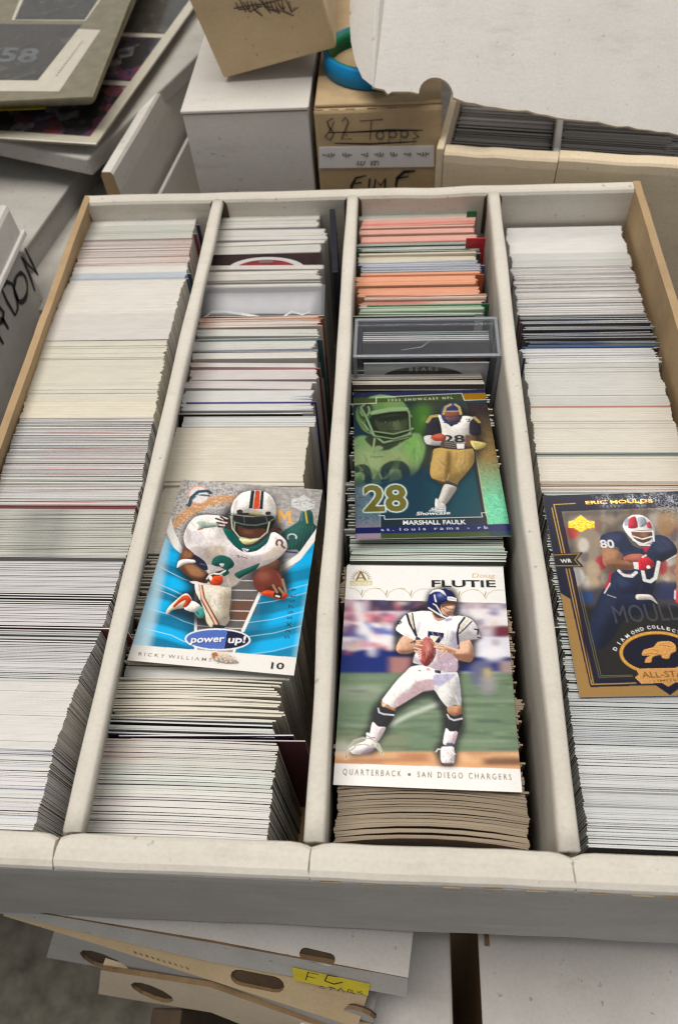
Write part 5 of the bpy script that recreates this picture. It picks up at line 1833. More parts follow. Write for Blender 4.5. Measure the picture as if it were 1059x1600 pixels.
A.stroke([(652, 180), (672, 290), (730, 395), (784, 500)], 24, (.62, .24, .13))
A.stroke([(652, 180), (672, 290), (730, 395), (784, 500)], 7, (.74, .66, .56))
A.fill([(615, 180), (640, 180), (655, 290), (640, 290)], (.76, .73, .70), .9, 2)
A.folds([(620, 190), (890, 190), (890, 460), (740, 510), (690, 400)], 40, [(.40, .33, .24), (.72, .67, .58), (.30, .24, .17)], 60, 8, 6)
A.fill([(760, 505), (850, 515), (840, 545), (760, 545)], (.03, .04, .05))
A.fill([(735, 768), (790, 732), (860, 735), (962, 802), (962, 832), (860, 832), (760, 808)], (.30, .27, .25), .35, 14)
A.fill([(740, 760), (780, 732), (860, 735), (960, 808), (962, 828), (860, 830), (764, 804)], (.55, .46, .38))
A.fill([(745, 745), (780, 735), (800, 760), (760, 790)], (.40, .14, .05), .9, 2)
for i in range(40):
    A.ell(rng.uniform(770, 940), rng.uniform(765, 825), 7, 5, [(.80, .76, .72), (.30, .25, .22), (.62, .48, .40)][i % 3], .7)
A.view(260, 750, 5.295)
A.fill([(160, 542), (145, 460), (180, 370), (240, 305), (330, 287), (450, 297), (520, 330), (470, 400), (500, 470), (560, 540), (640, 595), (740, 585), (830, 520), (870, 430), (930, 450), (985, 500), (996, 560), (940, 630), (850, 692),
        (740, 738), (620, 812), (540, 884), (400, 868), (250, 862), (195, 836), (330, 830), (340, 760), (240, 640)], (.70, .66, .65))
for pts, c, al in (([(520, 560), (700, 620), (850, 600), (780, 700), (640, 720), (540, 660)], (.58, .50, .54), .75), ([(330, 550), (480, 545), (470, 650), (360, 700), (310, 620)], (.50, .42, .31), .75),
                   ([(180, 430), (300, 420), (300, 520), (190, 520)], (.56, .52, .55), .6), ([(560, 740), (640, 760), (580, 860), (480, 860)], (.60, .52, .42), .8), ([(880, 560), (990, 560), (900, 640), (800, 660)], (.55, .47, .38), .7),
                   ([(230, 320), (330, 300), (420, 320), (300, 345)], (.80, .78, .77), .8), ([(300, 410), (400, 400), (400, 460), (310, 460)], (.82, .81, .80), .8)):
    A.fill(pts, c, al, 10)
A.fill([(250, 640), (420, 600), (620, 640), (800, 640), (740, 735), (620, 810), (540, 880), (330, 850), (340, 760)], (.34, .29, .29), .6, 30)
A.fill([(200, 560), (330, 540), (360, 640), (260, 660)], (.36, .31, .32), .6, 20)
A.fill([(150, 470), (170, 390), (200, 420), (200, 540), (165, 540)], (.42, .37, .38), .6, 14)
A.fill([(464, 395), (505, 480), (570, 552), (640, 594), (745, 584), (815, 530), (858, 448), (870, 430), (800, 500), (740, 542), (655, 552), (600, 492), (545, 432), (512, 385)], (.012, .135, .115))
A.fill([(622, 562), (684, 570), (650, 612)], (.62, .62, .66), 1, 0, False)
A.stroke([(640, 574), (664, 590)], 9, (.12, .13, .25))
A.stroke([(580, 624), (600, 622), (592, 638), (625, 632), (668, 648)], 6, (.05, .06, .06))
A.fill([(254, 348), (300, 334), (352, 350), (415, 352), (442, 372), (400, 388), (300, 402), (258, 416), (272, 380)], (.36, .46, .41))
A.stroke([(262, 410), (300, 402)], 12, (.45, .12, .06))
A.stroke([(295, 352), (320, 362)], 8, (.55, .25, .16))
for pts in ([(410, 318), (460, 335), (525, 345)], [(420, 352), (470, 362), (525, 372)], [(432, 385), (480, 388), (532, 404)], [(450, 305), (490, 330), (520, 330)], [(845, 410), (890, 392), (945, 412)], [(860, 430), (905, 420), (930, 400)]):
    A.stroke(pts, 17, (.09, .035, .022))
A.folds([(160, 540), (180, 370), (330, 290), (470, 320), (500, 470), (640, 600), (830, 520), (930, 450), (990, 550), (740, 735), (540, 880), (330, 830), (240, 640)], 60, [(.50, .44, .46), (.82, .80, .79), (.56, .48, .40), (.38, .32, .33)], 120, 13, 5, .42)
A.fill([(372, 692), (392, 642), (450, 618), (525, 640), (562, 690), (545, 722), (512, 742), (520, 768), (478, 796), (456, 770), (478, 740), (440, 716), (410, 712)], (.02, .12, .10))
A.fill([(440, 690), (480, 690), (470, 715), (450, 712)], (.52, .50, .50))
A.fill([(562, 772), (690, 715), (770, 684), (742, 735), (645, 790), (600, 815)], (.02, .12, .10))
A.stroke(arc(932, 520, 24, 26, 140, 400), 19, (.20, .10, .085))
A.stroke([(955, 545), (975, 560)], 18, (.20, .10, .085))
A.fill([(118, 622), (160, 556), (222, 600), (252, 642), (212, 682), (300, 752), (352, 792), (335, 852), (240, 832), (140, 762), (104, 722), (100, 682)], (.16, .066, .036))
A.fill([(150, 700), (230, 700), (310, 770), (280, 800), (200, 780)], (.42, .21, .11), .8, 9)
A.fill([(150, 585), (210, 600), (200, 640), (140, 640)], (.36, .18, .10), .7, 7)
A.fill([(235, 615), (320, 672), (345, 740), (290, 732), (220, 662)], (.03, .03, .06), 1, 1)
A.stroke([(280, 690), (320, 700)], 12, (.10, .12, .30), .8)
A.fill([(88, 722), (102, 670), (150, 652), (232, 660), (238, 682), (160, 690), (108, 716)], (.76, .75, .74))
A.fill([(330, 800), (352, 772), (470, 742), (490, 750), (442, 784), (468, 830), (445, 866), (372, 862)], (.03, .025, .025))
A.fill([(360, 830), (400, 790), (462, 794), (466, 835), (440, 866), (378, 860)], (.55, .075, .03))
A.stroke([(335, 815), (360, 780), (400, 768)], 14, (.68, .64, .58))
A.stroke([(400, 772), (440, 775), (486, 748)], 15, (.70, .67, .60))
A.ell(366, 808, 14, 20, (.74, .72, .68))
A.stroke([(310, 830), (340, 776)], 20, (.05, .03, .03))
A.stroke([(400, 826), (440, 838)], 5, (.25, .02, .02))
A.fill([(755, 728), (840, 692), (922, 658), (932, 745), (800, 762)], (.15, .065, .04))
A.ell(838, 836, 122, 108, (.20, .05, .035))
A.ell(800, 790, 60, 44, (.34, .115, .08), .8, 22)
A.ell(880, 905, 70, 34, (.08, .018, .014), .7, 14)
A.stroke([(920, 770), (950, 830), (955, 880)], 5, (.38, .16, .12), .7)
A.fill([(775, 938), (830, 908), (930, 928), (1004, 940), (962, 988), (862, 968)], (.50, .075, .035))
A.fill([(895, 920), (952, 928), (944, 978), (885, 962)], (.03, .025, .025))
A.stroke([(905, 955), (930, 962)], 16, (.68, .64, .55))
for a_, b_ in (((880, 868), (912, 925)), ((958, 820), (985, 925)), ((930, 890), (960, 930))): A.stroke([a_, b_], 20, (.36, .22, .13))
# helmet
A.fill([(538, 292), (535, 240), (560, 170), (620, 112), (700, 90), (790, 92), (860, 130), (900, 200), (906, 282), (882, 332), (800, 300), (700, 270), (560, 300)], (.74, .715, .70))
A.fill([(545, 270), (560, 180), (600, 140), (590, 230)], (.50, .47, .47), .7, 10)
A.fill([(840, 130), (895, 200), (900, 290), (860, 260)], (.52, .48, .44), .7, 10)
A.fill([(600, 130), (680, 105), (660, 170), (600, 190)], (.84, .83, .83), .8, 12)
for pts, c in (([(700, 90), (730, 90), (712, 236), (680, 236)], (.025, .05, .05)), ([(735, 90), (776, 90), (766, 240), (716, 240)], (.56, .085, .045)), ([(782, 92), (806, 96), (796, 242), (768, 242)], (.025, .05, .05))):
    A.fill(pts, c, 1, 0, False)
A.ell(606, 262, 26, 18, (.06, .05, .05))
A.ell(840, 276, 24, 16, (.06, .05, .05))
A.fill([(538, 296), (600, 274), (700, 272), (800, 288), (892, 306), (880, 380), (832, 440), (772, 482), (680, 484), (602, 462), (552, 402)], (.03, .025, .025))
A.fill([(690, 260), (780, 262), (790, 290), (690, 285)], (.45, .40, .20), .7, 4)
A.fill([(590, 380), (680, 405), (800, 400), (824, 432), (762, 478), (680, 478), (608, 452)], (.125, .05, .032), 1, 3)
A.fill([(640, 410), (720, 420), (700, 450), (640, 440)], (.22, .09, .055), .7, 6)
A.fill([(600, 482), (680, 490), (765, 488), (705, 528), (640, 528)], (.62, .58, .32))
for pts, w_, c in (([(520, 296), (560, 345), (640, 368), (740, 374), (840, 352), (900, 312)], 12, (.12, .20, .17)), ([(522, 276), (600, 292), (720, 300), (860, 292), (900, 300)], 10, (.17, .25, .22)),
                   ([(535, 300), (545, 400), (600, 470), (690, 490), (770, 482), (832, 430), (850, 350)], 11, (.52, .53, .42)), ([(565, 350), (560, 420)], 8, (.45, .46, .34)), ([(640, 296), (645, 366)], 6, (.10, .16, .14)), ([(820, 300), (835, 350)], 7, (.12, .18, .16)),
                   ([(560, 262), (540, 330)], 7, (.30, .38, .33))):
    A.stroke(pts, w_, c)
A.stroke([(560, 285), (640, 300), (720, 306)], 3, (.55, .60, .56), .8)
# team badge, maker's badge, oval logo, lettering
A.view(190, 740, 3.209)
A.ell(388, 108, 54, 46, (.72, .30, .22), .9)
A.ell(388, 108, 47, 40, (.70, .68, .68))
for i in range(18):
    t = i * math.pi / 9
    A.stroke([(388 + 40 * math.cos(t), 108 + 34 * math.sin(t)), (388 + 52 * math.cos(t), 108 + 45 * math.sin(t))], 3, (.75, .62, .58))
A.stroke([(340, 160), (352, 120), (384, 92), (430, 88), (446, 98)], 18, (.05, .12, .16))
A.stroke([(352, 132), (380, 106), (440, 112)], 11, (.08, .20, .24))
A.stroke([(375, 112), (400, 102)], 5, (.72, .72, .74))
A.stroke([(325, 158), (348, 152)], 10, (.10, .10, .12), .8)
A.fill([(910, 106), (940, 128), (966, 132), (966, 172), (912, 190), (850, 165), (850, 130), (884, 124)], (.74, .74, .74), .9, 0, False, .4)
for i in range(46):
    x, y = rng.uniform(855, 962), rng.uniform(132, 168)
    A.stroke([(x, y), (x + rng.uniform(4, 14), y + rng.uniform(-3, 3))], 4, [(.35, .35, .35), (.84, .84, .84)][i % 2], .8)
A.view(190, 880, 5.295)
A.ell(795, 628, 272, 92, (.78, .78, .80), 1, 0, .02)
me_ = A.ell(795, 628, 258, 80, (.10, .17, .50), 1, 0, .02)
half = A.pmask(A.T([(884, 500), (1100, 500), (1100, 760), (842, 760)]))
A.put(me_ * half, (.02, .02, .07))
A.text('power', (578, 660), (852, 652), 62, (.02, .03, .12), .02, .1)
A.text('power', (572, 655), (846, 646), 62, (.82, .82, .84), .02, .1)
A.text('up!', (878, 656), (1020, 655), 66, (.82, .82, .84), .02, .1)
A.text('R I C K Y  W I L L I A M S', (142, 762), (742, 812), 32, (.24, .20, .175), .006)
A.view(190, 740, 3.209)
A.text('10', (746, 976), (812, 980), 36, (.03, .025, .03), .03)
A.text('S 2 X S 5 7 S L 9', (838, 826), (874, 575), 27, (.025, .035, .08), .004)
A.build('cyan and silver football card of a running back in a white helmet', .35)

# ================= shiny blue and green card
A = Art(POSE['foil'], (.012, .045, .07))
A.view(530, 590, 3.782)
A.fill([(420, 150), (760, 140), (800, 420), (480, 560), (420, 350)], (.045, .05, .03), .9, 40)
A.fill([(430, 180), (530, 170), (520, 330), (440, 330)], (.07, .20, .035), .85, 24)
A.fill([(480, 230), (520, 240), (490, 300)], (.12, .28, .05), .7, 14)
A.fill([(300, 600), (800, 560), (850, 800), (300, 830)], (.006, .062, .088), .9, 40)
# ghosted green player
A.fill([(88, 362), (160, 345), (205, 420), (290, 424), (380, 340), (470, 330), (505, 400), (482, 500), (420, 580), (100, 640), (90, 500)], (.26, .42, .19), 1, 6)
A.fill([(95, 420), (180, 430), (260, 470), (250, 540), (100, 560)], (.40, .50, .26), .8, 24)
A.fill([(380, 360), (480, 350), (480, 470), (400, 500)], (.24, .50, .13), .8, 18)
A.fill([(260, 440), (400, 440), (420, 560), (280, 560)], (.38, .42, .20), .6, 20)
A.fill([(150, 362), (205, 340), (400, 352), (292, 424), (202, 412)], (.05, .065, .035), .95, 3)
A.stroke([(210, 350), (200, 420)], 12, (.36, .46, .25))
A.ell(232, 415, 26, 14, (.40, .47, .28), .8, 3)
A.text('Titans', (178, 474), (258, 470), 18, (.10, .14, .07), .01, .3)
A.fill([(92, 520), (150, 510), (185, 540), (192, 620), (150, 620), (140, 560), (95, 560)], (.03, .05, .05), .95, 3)
A.fill([(246, 620), (246, 530), (300, 492), (370, 492), (412, 530), (418, 600), (372, 600), (360, 545), (300, 545), (292, 610)], (.03, .05, .05), .95, 3)
A.fill([(80, 600), (500, 540), (500, 840), (80, 840)], (.01, .035, .065), .82, 34)
A.fill([(100, 240), (106, 178), (165, 130), (262, 108), (362, 132), (402, 190), (330, 192), (212, 216), (152, 262), (195, 335), (140, 310)], (.17, .30, .11), 1, 2)
A.fill([(120, 190), (160, 150), (205, 180), (190, 230), (140, 260)], (.06, .11, .05), .9, 6)
A.fill([(255, 120), (350, 135), (390, 180), (280, 190)], (.24, .42, .15), .7, 12)
A.fill([(185, 232), (300, 205), (412, 205), (420, 310), (310, 352), (212, 325)], (.02, .03, .018), 1, 2)
A.fill([(210, 250), (300, 222), (392, 226), (398, 300), (330, 342), (245, 322)], (.065, .085, .045), 1, 4)
A.fill([(300, 262), (350, 256), (362, 305), (320, 318)], (.15, .19, .095), .8, 10)
A.fill([(230, 236), (390, 218), (392, 246), (236, 262)], (.018, .024, .016), .9, 6)
for x, y in ((272, 262), (345, 254)):
    A.ell(x, y, 17, 7, (.02, .028, .018), .95, 2)
    A.ell(x, y + 1, 6, 3, (.28, .34, .22), .8, 1)
A.stroke([(312, 258), (306, 292), (322, 300)], 8, (.035, .05, .028), .8, 2)
A.stroke([(286, 316), (322, 312), (352, 314)], 8, (.025, .03, .02), .8, 2)
A.fill([(110, 175), (150, 140), (190, 165), (182, 215), (150, 245), (122, 228)], (.035, .06, .03), .9, 4)
A.stroke(arc(152, 195, 26, 34, -40, 260), 12, (.32, .46, .24), .9, 1)
A.fill([(190, 200), (300, 178), (396, 176), (402, 194), (300, 200), (196, 222)], (.34, .50, .26), .95, 2)
for pts, w_ in (([(128, 178), (160, 235), (205, 340), (262, 384), (400, 352), (432, 300)], 15), ([(192, 218), (300, 200), (402, 194), (424, 232)], 12), ([(412, 200), (420, 345)], 10), ([(208, 318), (320, 334), (428, 306)], 9), ([(215, 345), (320, 362), (425, 334)], 9), ([(130, 262), (205, 345)], 9), ([(150, 280), (170, 310)], 14)):
    A.stroke([(x + 2, y + 6) for x, y in pts], w_, (.012, .018, .010), .8, 2)
    A.stroke(pts, w_, (.19, .29, .135))
    A.stroke([(x - 1, y - 3) for x, y in pts], w_ * .35, (.46, .62, .36), .8, 1)
A.folds([(95, 400), (200, 430), (290, 430), (400, 350), (490, 400), (440, 560), (110, 600)], 40, [(.14, .25, .10), (.44, .60, .30), (.10, .18, .08)], 80, 12, 9, .35)
mg = boxblur(A.pmask(A.T([(70, 90), (440, 90), (520, 330), (500, 560), (80, 640)])), 14)
A.a *= (1 - mg * .32)[..., None]
# right-hand foil strip
st = [(750, 150), (880, 148), (1000, 862), (868, 866), (800, 430)]
m = A.pmask(A.T(st))
yy = A.yy / A.h
wv = .5 + .5 * np.sin(A.noise(18, 7) * 30 + A.xx * .12)
g1 = np.clip((yy - .18) / .30, 0, 1)
g2 = np.clip((yy - .50) / .28, 0, 1)
colr = (np.array((.05, .033, .035)) * (1 - g1)[..., None] + np.array((.28, .19, .075)) * g1[..., None]) * (1 - g2)[..., None] + np.array((.16, .50, .32)) * g2[..., None]
colr = colr * (.78 + .34 * wv)[..., None]
A.a += m[..., None] * (colr - A.a)
A.foil += m * (.35 - A.foil)
A.stroke([(770, 380), (850, 800), (866, 862)], 16, (.02, .018, .02))
A.stroke([(802, 430), (872, 862)], 6, (.50, .44, .24), .8)
# lower left foil
m = A.pmask(A.T([(92, 640), (150, 640), (242, 790), (242, 950), (97, 955)]))
cl = np.array((.14, .20, .25)) * (.7 + .5 * wv)[..., None]
cl = cl * (1 - np.clip((yy - .88) / .1, 0, 1))[..., None] + np.array((.38, .28, .36)) * np.clip((yy - .88) / .1, 0, 1)[..., None]
A.a += (boxblur(m, 3) * .9)[..., None] * (cl - A.a)
A.foil += m * (.35 - A.foil)
A.stroke([(240, 800), (242, 950)], 5, (.30, .36, .42), .8)
# player
A.put(boxblur(A.pmask(A.T([(590, 200), (640, 140), (720, 170), (830, 250), (860, 400), (790, 540), (700, 640), (630, 780), (560, 770), (600, 640), (530, 600), (550, 420), (490, 370), (510, 260)])), 12), (.004, .006, .01), .8)
GO = (.36, .24, .085)
A.fill([(560, 420), (640, 412), (700, 418), (786, 420), (792, 500), (740, 570), (704, 612), (690, 635), (640, 622), (600, 612), (545, 592), (534, 545), (548, 470)], GO)
A.fill([(630, 440), (660, 450), (645, 600), (625, 610)], (.12, .07, .025), .85, 8)
A.fill([(560, 440), (620, 440), (610, 560), (560, 560)], (.48, .34, .14), .75, 14)
A.fill([(680, 450), (760, 450), (750, 530), (690, 560)], (.46, .32, .13), .7, 16)
A.fill([(545, 590), (600, 612), (640, 622), (600, 626)], (.10, .06, .03), .8, 5)
A.folds([(560, 425), (780, 425), (785, 510), (700, 610), (545, 585)], 34, [(.20, .12, .04), (.54, .40, .18), (.12, .07, .025)], 50, 6, 7)
A.fill([(628, 606), (704, 635), (690, 650), (632, 630)], (.045, .04, .05))
A.fill([(622, 628), (690, 648), (660, 700), (622, 748), (578, 742), (594, 690)], (.46, .44, .41))
A.fill([(650, 650), (690, 650), (640, 730), (620, 745)], (.26, .23, .22), .7, 6)
A.fill([(568, 712), (600, 736), (622, 748), (626, 776), (566, 768)], (.55, .54, .52))
A.fill([(545, 232), (600, 222), (660, 290), (720, 228), (800, 240), (792, 300), (772, 380), (720, 398), (600, 402), (572, 340)], (.60, .58, .56))
A.fill([(560, 240), (600, 230), (640, 270), (600, 290)], (.72, .70, .68), .7, 8)
A.fill([(600, 380), (700, 380), (690, 400), (600, 402)], (.30, .27, .27), .7, 6)
A.fill([(512, 290), (520, 250), (548, 226), (585, 236), (604, 330), (560, 348), (520, 340)], (.022, .022, .032))
A.stroke([(518, 262), (540, 230), (575, 226)], 20, (.40, .30, .12))
A.fill([(768, 262), (800, 236), (822, 256), (836, 330), (800, 345), (766, 330)], (.022, .022, .032))
A.stroke([(795, 236), (822, 262)], 20, (.40, .30, .12))
A.text('28', (612, 382), (742, 380), 62, (.025, .022, .03), .03)
A.text('2', (748, 262), (778, 258), 26, (.03, .03, .04), .02)
A.text('8', (562, 262), (590, 258), 24, (.03, .03, .04), .02)
A.fill([(498, 350), (540, 340), (620, 372), (640, 395), (560, 400), (512, 390)], (.42, .41, .40))
A.fill([(500, 350), (530, 345), (540, 385), (515, 388)], (.62, .61, .60), .8, 4)
A.fill([(538, 348), (590, 328), (628, 345), (620, 372), (560, 372)], (.36, .075, .045))
A.ell(580, 345, 26, 9, (.52, .16, .11), .7, 5)
A.fill([(610, 368), (700, 385), (780, 392), (790, 415), (700, 424), (600, 412)], (.07, .05, .045))
for y in (380, 392, 404): A.stroke([(622, y), (680, y + 8)], 5, (.30, .28, .27), .7)
A.fill([(690, 388), (736, 390), (734, 418), (694, 418)], (.70, .69, .68), 1, 0, False)
A.fill([(742, 340), (800, 345), (790, 400), (745, 400)], (.14, .07, .045), .95, 3)
A.fill([(772, 372), (860, 386), (854, 410), (800, 424)], (.50, .44, .17))
A.fill([(598, 222), (602, 176), (636, 152), (690, 148), (720, 178), (724, 232), (692, 276), (642, 276), (610, 252)], (.03, .04, .11))
A.stroke([(612, 215), (625, 175), (655, 160)], 16, (.44, .32, .13))
A.stroke([(715, 215), (705, 175), (682, 160)], 16, (.44, .32, .13))
A.fill([(624, 206), (700, 204), (700, 250), (650, 262), (626, 240)], (.20, .075, .045))
A.stroke([(620, 200), (706, 198)], 7, (.42, .40, .38))
for y in (226, 246, 264): A.stroke([(614, y), (660, y + 8), (712, y - 4)], 7, (.035, .05, .14))
# frames and lettering
SV = (.62, .66, .64)
A.fill([(78, 92), (860, 65), (864, 92), (80, 122)], (.02, .026, .075), 1, 0, False)
A.fill([(82, 122), (722, 97), (728, 134), (84, 152)], (.055, .075, .02), .92, 0, False)
A.fill([(172, 122), (240, 102), (320, 112), (330, 122)], (.22, .40, .16), .8, 3)
A.fill([(726, 96), (866, 92), (874, 126), (734, 136)], (.30, .15, .018), 1, 0, False)
A.stroke([(84, 158), (218, 152), (218, 118), (720, 95), (736, 136), (876, 130)], 4, SV)
A.text('2 0 0 2   S H O W C A S E   N F L', (286, 142), (668, 126), 19, (.52, .58, .42), .01)
A.fill([(246, 832), (866, 815), (872, 870), (246, 888)], (.012, .02, .035), .85, 0, False)
A.fill([(95, 886), (1006, 864), (1012, 906), (95, 922)], (.012, .017, .10), 1, 0, False)
A.fill([(244, 921), (880, 909), (886, 945), (244, 955)], (.045, .075, .02), 1, 0, False)
A.stroke([(232, 814), (266, 814), (268, 836), (842, 822), (836, 798), (866, 796)], 4, SV)
A.text('28', (145, 786), (400, 782), 206, (.15, .135, .035), .028, 0, None, (.50, .62, .58), 4)
A.text('MARSHALL FAULK', (376, 868), (746, 864), 33, (.66, .68, .69), .02)
A.text('s t .  l o u i s   r a m s   -   r b', (246, 906), (874, 892), 22, (.50, .54, .60), .006)
A.text('Showcase', (452, 812), (650, 806), 26, (.76, .77, .78), .012, .35)
A.fill([(525, 790), (545, 768), (625, 768), (628, 792)], (.62, .63, .64), .9, 0, False)
for i in range(16): A.ell(rng.uniform(532, 622), rng.uniform(772, 790), 5, 3, (.15, .18, .22), .8)
A.build('shiny blue and green foil football card with a gold number twenty eight', .3, .75)

# ================= navy and gold receiver card
A = Art(POSE['receiver'], (.012, .015, .05))
A.view(830, 760, 4.572)
A.fill([(200, 755), (276, 802), (418, 1432), (1500, 1400), (1500, 1540), (330, 1540)], (.37, .225, .085), 1, 0, False)
phq = [(214, 180), (1330, 140), (1500, 1370), (470, 1378), (330, 720)]
mph = A.pmask(A.T(phq))
B = Art(POSE['receiver'], (.34, .28, .22))
B.view(830, 760, 4.572)
for i in range(140):
    x, y = rng.uniform(200, 1500), rng.uniform(150, 760)
    B.ell(x, y, rng.uniform(15, 55), rng.uniform(20, 60), [(.46, .36, .25), (.58, .54, .50), (.30, .08, .07), (.22, .17, .13), (.44, .30, .20), (.12, .11, .16), (.50, .46, .42)][i % 7], .55, 7)
for x, y, r_, c in ((290, 320, 45, (.55, .05, .04)), (320, 645, 55, (.70, .69, .68)), (495, 545, 42, (.45, .02, .05)), (440, 600, 50, (.46, .36, .26)), (370, 420, 40, (.62, .57, .50)), (960, 250, 70, (.36, .22, .10)), (920, 570, 50, (.42, .04, .05)), (880, 640, 40, (.40, .33, .22)), (450, 690, 34, (.48, .38, .25))):
    B.ell(x, y, r_, r_ * 1.3, c, .85, 8)
B.fill([(250, 730), (1500, 660), (1500, 900), (300, 900)], (.045, .045, .075), .85, 20, False)
B.fill([(340, 755), (430, 755), (440, 820), (350, 820)], (.03, .085, .27), .9, 6)
B.fill([(880, 690), (1040, 690), (1040, 800), (890, 800)], (.03, .045, .14), .8, 10)
B.fill([(300, 860), (1600, 830), (1600, 1420), (420, 1420)], (.016, .018, .018), .96, 22, False)
A.a += mph[..., None] * (B.a - A.a)
mo = boxblur(mph, 10) * (1 - boxblur(A.pmask(A.T([(258, 215), (1300, 175), (1450, 1340), (500, 1345), (372, 720)])), 10))
A.put(mo, (.014, .016, .03), .65)
NV = (.018, .030, .085)
A.put(boxblur(A.pmask(A.T([(500, 330), (650, 220), (800, 200), (890, 330), (1040, 420), (920, 560), (880, 850), (640, 960), (480, 1160), (410, 1000), (520, 720), (500, 450)])), 10), (.01, .01, .015), .55)
A.fill([(530, 718), (700, 760), (862, 768), (895, 850), (800, 905), (660, 950), (580, 1080), (490, 1165), (418, 1110), (418, 960), (468, 820)], (.014, .024, .065))
A.fill([(500, 800), (600, 780), (560, 900), (470, 1000)], (.03, .045, .105), .7, 18)
A.fill([(495, 352), (590, 320), (660, 330), (720, 420), (800, 440), (880, 350), (960, 360), (1022, 420), (1036, 482), (950, 530), (905, 560), (862, 764), (740, 772), (582, 742), (560, 640), (600, 592), (622, 440), (500, 420)], NV)
for pts in ([(520, 345), (600, 335), (640, 380), (540, 400)], [(880, 370), (960, 375), (1010, 440), (900, 470)], [(650, 480), (700, 470), (680, 500)], [(600, 640), (700, 690), (640, 720)]):
    A.fill(pts, (.05, .07, .16), .7, 12)
A.folds([(500, 360), (650, 340), (720, 430), (880, 360), (1020, 430), (900, 560), (860, 750), (590, 730), (610, 600), (620, 440)], 50, [(.008, .012, .03), (.06, .08, .17), (.01, .015, .04)], 80, 9, 8)
A.text('80', (494, 438), (594, 436), 70, (.66, .66, .68), .03)
A.stroke([(962, 528), (1032, 488)], 7, (.68, .68, .68))
A.fill([(508, 440), (600, 450), (652, 488), (642, 522), (732, 540), (732, 592), (600, 592), (515, 560), (505, 500)], (.33, .165, .095))
A.fill([(530, 462), (600, 462), (600, 510), (530, 510)], (.48, .27, .17), .75, 12)
A.fill([(540, 555), (700, 560), (700, 592), (560, 588)], (.17, .075, .04), .75, 7)
A.fill([(648, 516), (700, 484), (780, 482), (850, 520), (740, 552)], (.36, .11, .075))
A.fill([(690, 495), (760, 490), (770, 510), (700, 520)], (.50, .20, .14), .7, 6)
A.stroke([(622, 602), (660, 634), (712, 640), (745, 612)], 24, (.66, .66, .67))
A.stroke([(905, 540), (882, 652), (845, 678), (805, 668), (792, 606)], 26, (.66, .66, .67))
A.stroke([(640, 612), (668, 622), (720, 618)], 6, (.35, .04, .06))
A.fill([(745, 545), (800, 500), (862, 528), (868, 570), (812, 598), (762, 592)], (.52, .03, .045))
for i in range(4): A.stroke([(780 + i * 22, 530), (792 + i * 22, 570)], 6, (.30, .01, .02), .8)
A.stroke([(790, 505), (815, 490)], 12, (.70, .66, .66))
A.fill([(722, 540), (760, 540), (762, 592), (732, 588)], (.72, .71, .71), 1, 0, False)
A.ell(832, 575, 14, 12, (.74, .72, .72))
A.stroke([(560, 620), (550, 680), (526, 722)], 18, (.48, .03, .06))
A.stroke([(560, 690), (520, 760)], 9, (.66, .64, .64))
A.fill([(745, 772), (800, 768), (856, 778), (905, 845), (850, 808), (752, 806)], (.58, .54, .52))
A.stroke([(540, 772), (600, 792)], 6, (.5, .5, .54))
A.fill([(786, 430), (845, 428), (812, 472)], (.48, .03, .05), 1, 0, False)
A.fill([(1018, 740), (1060, 720), (1080, 820), (1030, 830)], (.55, .05, .06))
A.stroke([(1022, 745), (1020, 800)], 12, (.66, .64, .64))
A.fill([(1030, 480), (1075, 520), (1060, 730), (1035, 735)], (.34, .18, .11))
A.fill([(650, 292), (665, 240), (720, 205), (790, 208), (850, 250), (878, 302), (872, 382), (842, 418), (762, 412), (700, 362)], (.66, .66, .69))
A.fill([(690, 240), (715, 218), (742, 220), (756, 292), (690, 298)], (.48, .03, .055))
A.fill([(752, 225), (800, 220), (822, 262), (800, 285), (770, 290)], (.35, .40, .45))
A.fill([(660, 240), (690, 230), (690, 270), (665, 285)], (.30, .33, .45), .8, 3)
A.fill([(818, 262), (842, 256), (856, 298), (826, 296)], (.48, .04, .06))
A.fill([(708, 318), (855, 318), (848, 380), (790, 402), (730, 372)], (.20, .085, .05))
A.ell(800, 345, 26, 14, (.36, .19, .12), .8, 6)
for pts in ([(706, 318), (780, 322), (862, 320)], [(712, 352), (790, 376), (868, 354)], [(722, 384), (795, 412), (858, 388)], [(862, 315), (872, 390)], [(700, 310), (716, 370), (770, 418), (842, 420)]):
    A.stroke(pts, 10, (.74, .74, .76))
A.text('MOULDS', (600, 975), (1160, 945), 150, (.085, .088, .12), .0, 0, None, None, 2, .9)
